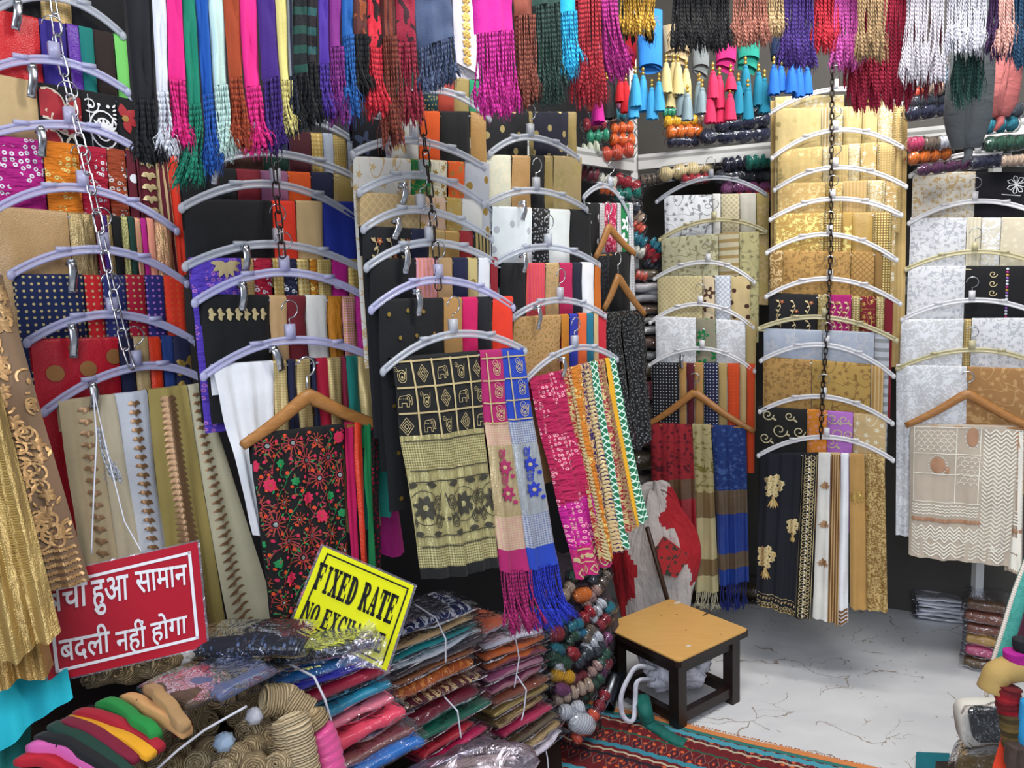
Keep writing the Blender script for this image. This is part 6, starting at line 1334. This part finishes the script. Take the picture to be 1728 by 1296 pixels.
# ---------------------------------------------------------------- stool with its bundle, tumbler, stick
def stool():
    c=[at_z(x, y, .25) for x, y in ((1023, 1058), (1140, 1112), (1264, 1064), (1127, 1010))]; m=sum(c, Vector())/4; m.z=0
    e=empty('wooden_stool', m); tag(e, 'small square stool with a worn yellow top and black wooden frame', 'stool')
    c=[Vector((p.x, p.y, 0)) for p in c]
    x=((c[2]-c[1])+(c[3]-c[0]))/2; y=((c[0]-c[1])+(c[3]-c[2]))/2; hx, hy=x/2, y/2; ux, uy=x.normalized(), y.normalized()
    def outline(k, ch=.013):
        pts=[]
        for sx, sy in ((-1, -1), (1, -1), (1, 1), (-1, 1)):
            P=m+hx*sx*k+hy*sy*k; a=ux*sx; b=uy*sy
            pr=[P-b*ch, P-(a+b)*ch*.3, P-a*ch]
            pts += pr if sx*sy < 0 else pr[::-1]
        # order round the edge
        mm=m; return sorted(pts, key=lambda p: math.atan2((p-mm).dot(uy), (p-mm).dot(ux)))
    def slabg(k, z0, z1, mat, name, rim=0.0):
        o=outline(k); n=len(o); g=G(); vs=[p+Vector((0, 0, z0)) for p in o]+[p+Vector((0, 0, z1)) for p in o]
        g.add(vs, [tuple(range(n-1, -1, -1)), tuple(range(n, 2*n))]+[(i, (i+1) % n, n+(i+1) % n, n+i) for i in range(n)]); return g.make(name, [mat], e, smooth=False)
    x_=N('worn_yellow_laminate'); tc=x_.n('TexCoord').outputs['Object']; gr=x_.n('TexNoise', {'Vector': x_.n('Mapping', {'Vector': tc, 'Rotation': (0, 0, .6), 'Scale': (8, 90, 8)}).outputs[0], 'Scale': 1.6, 'Detail': 4.0}).outputs[0]
    base=x_.mix(gr, lin('cf9a52'), lin('e2b56e')); st=x_.lt(x_.n('TexVoronoi', {'Vector': tc, 'Scale': 16.0}).outputs['Distance'], .05)
    x_.bsdf(Base_Color=x_.mix(st, base, lin('5a3d20')), Roughness=.38)
    slabg(1.05, .228, .246, DARKWOOD, 'edge_band'); slabg(1.035, .2461, .2505, x_.mat, 'seat_top')
    ps=N('chipped_patch'); 
    for (px, py, a, b) in ((1143, 1017, .014, .008), (1192, 1036, .020, .004), (1162, 1090, .009, .006)):
        p=at_z(px, py, .2508); g=G(); vs=[p]+[p+ux*a*math.cos(i*PI/6)*(1+.2*math.sin(i*2.3))+uy*b*math.sin(i*PI/6)*(1+.25*math.cos(i*1.7)) for i in range(12)]
        g.add(vs, [(0, i+1, (i+1) % 12+1) for i in range(12)]); g.make('chipped_patch', [simple('bare_chip', 'd9d3c6' if a != .020 else '4a3420', .6)], e, smooth=False)
    for sx in (-1, 1):
        for sy in (-1, 1):
            p=m+hx*sx*.80+hy*sy*.80; g=G(); g.box(p+Vector((0, 0, .114)), ux*.019, uy*.019, (0, 0, .114)); g.make('leg', [DARKWOOD], e, smooth=False)
    for z, h in ((.208, .020), (.040, .016)):
        for d, o_, L in ((ux, hy, hx.length*.8), (uy, hx, hy.length*.8)):
            for s in (-1, 1):
                g=G(); g.box(m+o_*s*.80+Vector((0, 0, z)), d*L, (uy if d == ux else ux)*.012, (0, 0, h)); g.make('apron_rail' if z > .1 else 'stretcher_rail', [DARKWOOD], e, smooth=False)
    return m, hx, hy
SM, SX, SY=stool()
g=G(); n_=34; mw=22
def crump(a, b): return 1+.11*math.sin(3*a+2*b)+.09*math.sin(7*a-4*b)+.06*math.sin(13*a+9*b)+.05*math.sin(5*b*3+a)
g.blob(SM+Vector((-.005, .0, .128)), SX*.66, SY*.66, (0, 0, .078), n_, mw, crump)
o=tag(g.make('cloth_bag', [fab('dadbe8', 'wrinkle')]), 'white crumpled cloth bag stuffed under the stool', 'bag')
q0=at_f(1066, 1128, 2.05)
def strap(pts, r=.009, name='strap', mat=None, par=None, flat=(Vector((0, 1, 0)), .5)):
    g=G(); P=[]; n=len(pts)
    for i in range(n-1):
        for j in range(6):
            t=j/6; p0, p1, p2, p3=[Vector(pts[max(0, min(n-1, i+k))]) for k in (-1, 0, 1, 2)]; P.append(.5*((2*p1)+(p2-p0)*t+(2*p0-5*p1+4*p2-p3)*t*t+(3*p1-p0-3*p2+p3)*t**3))
    P.append(Vector(pts[-1])); g.tube(P, r, 8, flat=flat); return g.make(name, [mat or fab('dadbe8', 'wrinkle')], par)
Ff=(SM-SX*.8-SY*.8).y+.03
strap([at_f(1104, 1128, Ff+.07), at_f(1076, 1125, Ff), at_f(1060, 1145, Ff-.03), at_f(1048, 1175, Ff-.05), at_f(1050, 1205, Ff-.05), at_f(1062, 1218, Ff-.05), at_f(1070, 1210, Ff-.03), at_f(1072, 1180, Ff-.01), at_f(1076, 1150, Ff), at_f(1104, 1146, Ff+.07)], .008, 'bag_handle', None, o)
t_=strap([at_f(1084, 1176, Ff+.02), at_f(1088, 1196, Ff-.03), at_z(1094, 1218, .03), at_z(1112, 1232, .02), at_z(1136, 1248, .016), at_z(1156, 1256, .014)], .024, 'cloth_scrap', fab('0e6a60', 'wrinkle'), None, (Vector((0, 0, 1)), .55))
tag(t_, 'dark teal cloth trailing from under the stool onto the rug', 'cloth')
p=at_z(1018, 1190, .03); g=G(); d=Vector((.05, .085, .055)).normalized(); prof=[(0, .034), (.002, .037), (.02, .034), (.06, .031), (.10, .030), (.115, .028), (.117, .004)]
xx=d.orthogonal().normalized(); yy=d.cross(xx); vs=[]; fs=[]
base=p+Vector((0, -.02, .012))
for h, r_ in prof+[]:
    for i in range(20): vs.append(base+d*h+(xx*math.cos(i*PI/10)+yy*math.sin(i*PI/10))*r_)
for j in range(len(prof)-1):
    for i in range(20): fs.append((j*20+i, j*20+(i+1) % 20, (j+1)*20+(i+1) % 20, (j+1)*20+i))
b0=len(vs)
for i in range(20): vs.append(base+d*.10+(xx*math.cos(i*PI/10)+yy*math.sin(i*PI/10))*.027)
for i in range(20): vs.append(base+d*.001+(xx*math.cos(i*PI/10)+yy*math.sin(i*PI/10))*.033)
for i in range(20): fs.append((b0+20+i, b0+20+(i+1) % 20, b0+(i+1) % 20, b0+i))
fs.append(tuple(b0+i for i in range(20))); g.add(vs, fs); tag(g.make('steel_tumbler', [simple('dull_steel', '70747c', .28, 1.0)]), 'dull steel tumbler lying beside the stool and the skein heap', 'tumbler')
a=at_f(1092, 890, 2.765); b=at_f(1128, 1018, 2.775); b2=b+(b-a)*1.2; g=G(); g.tube([a, b, Vector((b2.x, b2.y, max(.01, b2.z)))], .0085, 8); tag(g.make('wooden_stick', [woodmat('brown_stick', '4a2c1c', '2c1a12')]), 'thin dark wooden stick leaning behind the stool', 'stick')
# red and white bag of cloth behind the stool
g=G(); A=at_f(1108, 1000, 2.85); g.blob((A.x, A.y+.05, .30), (.155, -.03, 0), (.02, .06, 0), (0, 0, .30), 90, 60, lambda a, b: 1+.07*math.sin(4*a+2*b)+.05*math.sin(9*a-3*b)+.04*math.sin(6*b))
for i, f in enumerate(g.f):
    c=sum((Vector(g.v[k]) for k in f), Vector())/len(f); s=(c.x-A.x)/.155+.16*math.sin(c.z*17)+.05*math.sin(c.z*60+c.x*40)
    g.m[i]=1 if (s < -.62 or (s > .25 and c.z > .47) or (s > .62 and c.z > .25)) else 0
o=tag(g.make('cloth_bag', [fab('d9cfca', 'wrinkle'), fab('bf1c2a', 'wrinkle')]), 'white and red bag of cloth standing behind the stool under the red saree', 'bag')
g=G(); vs=[at_f(1108, 928, 2.81), at_f(1122, 908, 2.82), at_f(1164, 938, 2.82), at_f(1142, 975, 2.80), at_f(1112, 968, 2.79)]; vs=vs+[v+Vector((0, .025, 0)) for v in vs]
g.add(vs, [(0, 1, 2, 3, 4), (9, 8, 7, 6, 5)]+[(i, (i+1) % 5, 5+(i+1) % 5, 5+i) for i in range(5)]); g.make('printed_corner', [fab('b5262c', 'vine', '3c3a30')], o, smooth=False)

# ---------------------------------------------------------------- rug
def rugmat():
    x=N('red_patterned_rug'); uv=x.uv(); u, v=x.sep(uv)
    zz=x.m('ABSOLUTE', x.m('SUBTRACT', x.m('FRACT', x.m('MULTIPLY', u, 26.0)), .5)); w=x.m('ADD', v, x.m('MULTIPLY', zz, .012)); 
    col=x.mix(x.noise(uv, 60, 2), lin('5c1018'), lin('7c1c22'))
    d=x.m('ABSOLUTE', x.m('SUBTRACT', x.m('FRACT', x.m('MULTIPLY', v, 9.0)), .5)); dm=x.m('ADD', x.m('MULTIPLY', zz, 1.0), x.m('MULTIPLY', d, 1.2))
    col=x.mix(x.near(dm, .42, .018), col, lin('9a7a68')); col=x.mix(x.near(dm, .26, .05), col, lin('2c2434')); col=x.mix(x.lt(dm, .09), col, lin('e0603c'))
    fl=x.vor(uv, 34, .3).outputs['Distance']; col=x.mix(x.m('MULTIPLY', x.lt(fl, .2), x.gt(x.noise(uv, 11, 1), .52)), col, lin('e0683c'))
    for c, k, t in (('4aa0b4', .055, .011), ('c4b89c', .085, .004), ('3a8ca0', .205, .010), ('c9bb9c', .232, .004), ('1f1a24', .255, .006), ('4aa0b4', .36, .010), ('b8ac94', .40, .004), ('2a5c48', .13, .004)):
        col=x.mix(x.near(w, k, t), col, lin(c))
    col=x.mix(x.lt(v, .022), col, lin('dc8a50')); col=x.mix(x.near(v, .030, .007), col, lin('2d7c74'))
    x.bsdf(Base_Color=col, Roughness=.95, Normal=x.n('Bump', {'Height': x.noise(uv, 260, 2), 'Strength': .6, 'Distance': .004}).outputs[0]); return x.mat
a=at_z(1010, 1190, .006); b=at_z(1500, 1306, .006); d=(b-a); L=d.length; d.normalize(); nn=Vector((d.y, -d.x, 0)); a=a-d*.06; L+=.3; g=G(); nx, ny=60, 24; W_=.42; vs=[]; uv=[]; fs=[]
for j in range(ny+1):
    for i in range(nx+1):
        u=i/nx*L; v=j/ny*W_; rz=.009+.010*(max(0, math.sin(24*v-3.5*u+1.5*vn(u*3, v*3)))**2)*max(0, 1-u/.55)*min(1, v/.06)
        p=a+d*u+nn*v+Vector((0, 0, rz)); p=p+nn*(.008*vn(u*9, 1)); vs.append(p); uv.append((u, v))
for j in range(ny):
    for i in range(nx): fs.append((j*(nx+1)+i, (j+1)*(nx+1)+i, (j+1)*(nx+1)+i+1, j*(nx+1)+i+1))
bb=len(vs)
g.add(vs, fs, 0, uv); o=tag(g.make('patterned_rug', [rugmat()]), 'dark red patterned rug with blue bands rumpled in front of the stool', 'rug')
g=G(); fringe_pts=[a+d*(L*i/140) for i in range(141)]
for p in fringe_pts: g.tube([p+Vector((0, 0, .008)), p-nn*.012+d*random.uniform(-.006, .006)+Vector((0, 0, .004))], .0018, 4)
g.make('fringe', [cordmat('e0803c')], o)

# ---------------------------------------------------------------- things along the foot of the back wall and at the near right
def stackpx(x0, x1, ytop, ybot, F, n, cols, label, group, wd=.2, film=True, gl=None):
    zt=at_f((x0+x1)/2, ytop, F).z; zb=max(.003, at_f((x0+x1)/2, ybot, F).z); th=(zt-zb)/n
    for i in range(n):
        c=cols[i % len(cols)]; j=random.uniform(-3, 3); z=zb+th*(i+.5); a=at_f(x0+j, ybot, F); b=at_f(x1+j, ybot, F-.06); a.z=b.z=z
        pack('folded_cloth_pack', c, 'silk', None, a, b, th*.96, wd, label if n == 1 else '%s, %s pack up from the floor' % (label, ordn(i+1)), 'folded cloth', group, film, folds=1, gl=gl)
SILVER=simple('silver_plastic_wrap', 'dcdee6', .25, .15)
stackpx(1547, 1624, 1006, 1062, 3.02, 6, ['c9cad2'], 'silver plastic pack stacked under the white rack', 'silver packs', .16, True, SILVER)
stackpx(1560, 1636, 996, 1018, 3.10, 2, ['1a1c28', '20222c'], 'dark navy pack above the silver packs', 'dark packs over the silver ones', .16)
stackpx(1626, 1690, 1010, 1140, 2.62, 6, ['2a1a22', 'b02c78', 'a8844c', '5c1430', '5c1430', '3c1828'], 'glossy pack in the pile beside the silver packs', 'glossy pink and wine packs', .16)
for i, (x0, x1, y0, y1, F, c, l) in enumerate(((1100, 1290, 1012, 1044, 3.28, '1a1a24', 'dark cloth pack on the floor behind the blue saree hem'), (1440, 1545, 1010, 1050, 3.2, '2c2430', 'dark cloth pack on the floor behind the tan rack hem'), (1440, 1530, 985, 1008, 3.22, '3c3a44', 'grey cloth pack lying on the dark pack behind the tan rack'), (1230, 1300, 985, 1010, 3.3, '26202c', 'dark violet pack lying behind the black saree'))):
    stackpx(x0, x1, y0, y1, F, 1, [c], l, 'dark packs along the back wall', .18)
# upright column of packs between the black dresses and the pale rack
PX=[('2a2c34', 452, 474), ('b8bcc8', 476, 494), ('8c94a4', 496, 512), ('3c2434', 514, 532), ('6c7480', 534, 548), ('9ca4b0', 550, 566), ('4c2c44', 568, 590), ('74808c', 592, 610), ('2c3038', 612, 640), ('8c2c5c', 642, 680), ('3a3c48', 682, 720), ('6c2c4c', 722, 760), ('24262e', 762, 800), ('4a4c58', 802, 840), ('2c2430', 842, 890)]
e=0
for c, y0, y1 in PX:
    F=3.14; a=at_f(1072, (y0+y1)/2, F); b=at_f(1112, (y0+y1)/2, F); b.z=a.z; pack('folded_cloth_pack', c, 'silk', None, a, b, (y1-y0)*F/FPX*.92, .2, '%s pack in the tall column between the black dresses and the pale rack' % {'2a2c34':'charcoal','b8bcc8':'pale grey','8c94a4':'blue-grey','3c2434':'dark plum','6c7480':'grey','9ca4b0':'light grey','4c2c44':'plum','74808c':'steel grey','2c3038':'near black','8c2c5c':'raspberry','3a3c48':'slate','6c2c4c':'wine','24262e':'black','4a4c58':'grey-violet','2c2430':'dark violet'}[c], 'folded cloth', 'packs in the corner column', True, folds=1)
# clear-wrapped white boxed cloth, orange and sleeves at the near right edge
a=at_f(1625, 1235, 1.72); b=at_f(1690, 1228, 1.66); b.z=a.z
pack('folded_cloth_pack', 'e0ddd4', 'plain', None, at_f(1624, 1232, 1.73), at_f(1704, 1228, 1.71), .108, .06, 'white folded cloth behind a black sequinned one at the near right edge', 'folded cloth', None, False)
pack('folded_cloth_pack', '22262a', 'seq', '4c5054', at_f(1641, 1230, 1.70), at_f(1708, 1226, 1.68), .084, .022, 'black sequinned cloth in clear plastic against the white one, near right', 'folded cloth', None, True)
pack('folded_cloth_pack', '15171c', 'silk', None, at_f(1614, 1306, 1.70), at_f(1700, 1302, 1.64), .05, .14, 'black glossy pack under the white wrapped cloth, near right', 'folded cloth', None, True)
bb=at_f(1660, 1310, 1.78); tag(empty('display_bench', (bb.x, bb.y, 0)), 'low dark box under the near right packs', 'box'); eb=COL.objects[-1]
g=G(); g.box((bb.x+.10, bb.y+.02, (bb.z-.05)/2), (.14, 0, 0), (0, .12, 0), (0, 0, (bb.z-.05)/2)); g.make('box_body', [DARKWOOD], eb, smooth=False)
def sidecloth(q, F0, F1, col, pat, c2, label, amp=.006, cat='cloth', name='hanging_cloth'):
    n=Vector((-.5, -.86, 0)).normalized(); P=[at_f(*q[0], F0), at_f(*q[1], F0), at_f(*q[2], F1), at_f(*q[3], F1)]
    cl=Cloth(P[0], P[1], P[2], P[3], n, amp=amp, freq=1.5, thick=.012, back=.05, nu=14, nv=20, seed=random.random()); g=cl.geo(); return tag(g.make(name, [fab(col, pat, c2)]), label, cat), cl
sidecloth([(1706, 1190), (1750, 1190), (1672, 1310), (1760, 1310)], 1.50, 1.46, 'e2401c', 'plain', None, 'orange-red cloth at the near right edge below the striped sleeves')
# bent striped sleeve stack: tan arm, red and olive pleats
def sleeve(pts, r, col, pat, c2, label, F=1.5, rings=0):
    P=[at_f(x, y, F) for x, y in pts]; g=G(); n=len(P); Q=[]
    for i in range(n-1):
        for j in range(10):
            t=j/10; p0, p1, p2, p3=[P[max(0, min(n-1, i+k))] for k in (-1, 0, 1, 2)]; Q.append(.5*((2*p1)+(p2-p0)*t+(2*p0-5*p1+4*p2-p3)*t*t+(3*p1-p0-3*p2+p3)*t**3))
    Q.append(P[-1]); rad=[r*(1+(.08*math.sin(i*1.6) if rings else .02*math.sin(i*.7)))*(.6 if i in (0, len(Q)-1) else 1) for i in range(len(Q))]
    g.tube(Q, rad, 14); return tag(g.make('cloth_roll', [fab(col, pat, c2)]), label, 'rolled cloth')
sleeve([(1672, 1166), (1682, 1140), (1702, 1130), (1740, 1128)], .026, 'b89a5c', 'plain', None, 'tan rolled cloth arching at the near right edge')
sleeve([(1712, 1098), (1716, 1112), (1760, 1100)], .020, 'b0168c', 'plain', None, 'magenta rolled cloth above the tan one, near right')
sleeve([(1726, 1078), (1728, 1092), (1760, 1080)], .018, '16181e', 'plain', None, 'black rolled cloth above the magenta one, near right')
sleeve([(1704, 1158), (1700, 1180), (1706, 1206)], .022, '9a1020', 'stripeh', '6c0a14', 'pleated dark red cloth under the tan rolled one', 1.48, 1)
sleeve([(1706, 1204), (1708, 1230), (1712, 1262)], .021, '6e5a2c', 'stripeh', '4a3c1c', 'pleated olive cloth under the pleated dark red one', 1.47, 1)
sleeve([(1736, 1180), (1730, 1240), (1734, 1300)], .014, '2b9cd8', 'plain', None, 'sky blue cloth edge at the lower right corner', 1.45)
sleeve([(1716, 1256), (1712, 1280), (1720, 1310)], .018, '4a3830', 'wrinkle', None, 'dark brown knotted cloth at the lower right corner', 1.44)
# long teal edge of a wrapped bale, leaning
def bale(pts, r, mat, label, cat, F=1.55, F2=1.62, dots=None):
    P=[at_f(x, y, F+(F2-F)*i/(len(pts)-1)) for i, (x, y) in enumerate(pts)]; g=G(); Q=[]; n=len(P)
    for i in range(n-1):
        for j in range(8):
            t=j/8; p0, p1, p2, p3=[P[max(0, min(n-1, i+k))] for k in (-1, 0, 1, 2)]; Q.append(.5*((2*p1)+(p2-p0)*t+(2*p0-5*p1+4*p2-p3)*t*t+(3*p1-p0-3*p2+p3)*t**3))
    Q.append(P[-1]); g.tube(Q, r, 14); o=tag(g.make('cloth_roll', [mat]), label, cat)
    if dots:
        h=G()
        for i in range(0, len(Q)-1):
            for t in (0, .5): h.blob(Q[i].lerp(Q[i+1], t)+Vector((-r*1.02, -.004, .002)), (.005, 0, 0), (0, .005, 0), (0, 0, .005), 6, 5)
        h.make('pompom_trim', [simple('ivory_trim', 'd9cfc4', .8)], o)
    return o
bale([(1676, 1172), (1686, 1120), (1704, 1060), (1722, 1000), (1745, 940)], .016, fab('3f9c90', 'wrinkle'), 'long teal rolled cloth with ivory pompom trim, right edge', 'rolled cloth', dots=True)
bale([(1700, 1140), (1710, 1090), (1726, 1030), (1748, 960)], .018, fab('5c1c34', 'wrinkle'), 'wine rolled cloth behind the long teal one, right edge', 'rolled cloth', 1.62, 1.68)
a=at_z(1546, 1272, .008); b=at_z(1602, 1274, .008); c=at_z(1606, 1310, .008); d_=at_z(1544, 1310, .008); g=G(); vs=[a, b, c, d_]; g.add([v-Vector((0, 0, .004)) for v in vs]+[v+Vector((0, 0, .006)) for v in vs], [(3, 2, 1, 0), (4, 5, 6, 7), (0, 1, 5, 4), (1, 2, 6, 5), (2, 3, 7, 6), (3, 0, 4, 7)])
tag(g.make('folded_cloth_pack', [fab('0a6a78')], smooth=False), 'flat teal folded cloth on the floor at the bottom edge', 'folded cloth')
# ---------------------------------------------------------------- tell look-alikes apart
def finish():
    bpy.context.view_layer.update()
    by={}
    for o in COL.objects:
        if o.parent is None and o.get('label'):
            by.setdefault(o['label'], []).append(o)
    for lab, os_ in by.items():
        if len(os_) < 2: continue
        def key(o): return px_of(o.matrix_world.translation)[0]
        for i, o in enumerate(sorted(os_, key=key)):
            o['label'] = ('%s, %s from the left' % (lab, ordn(i+1))) if i else '%s, leftmost such' % lab
finish()
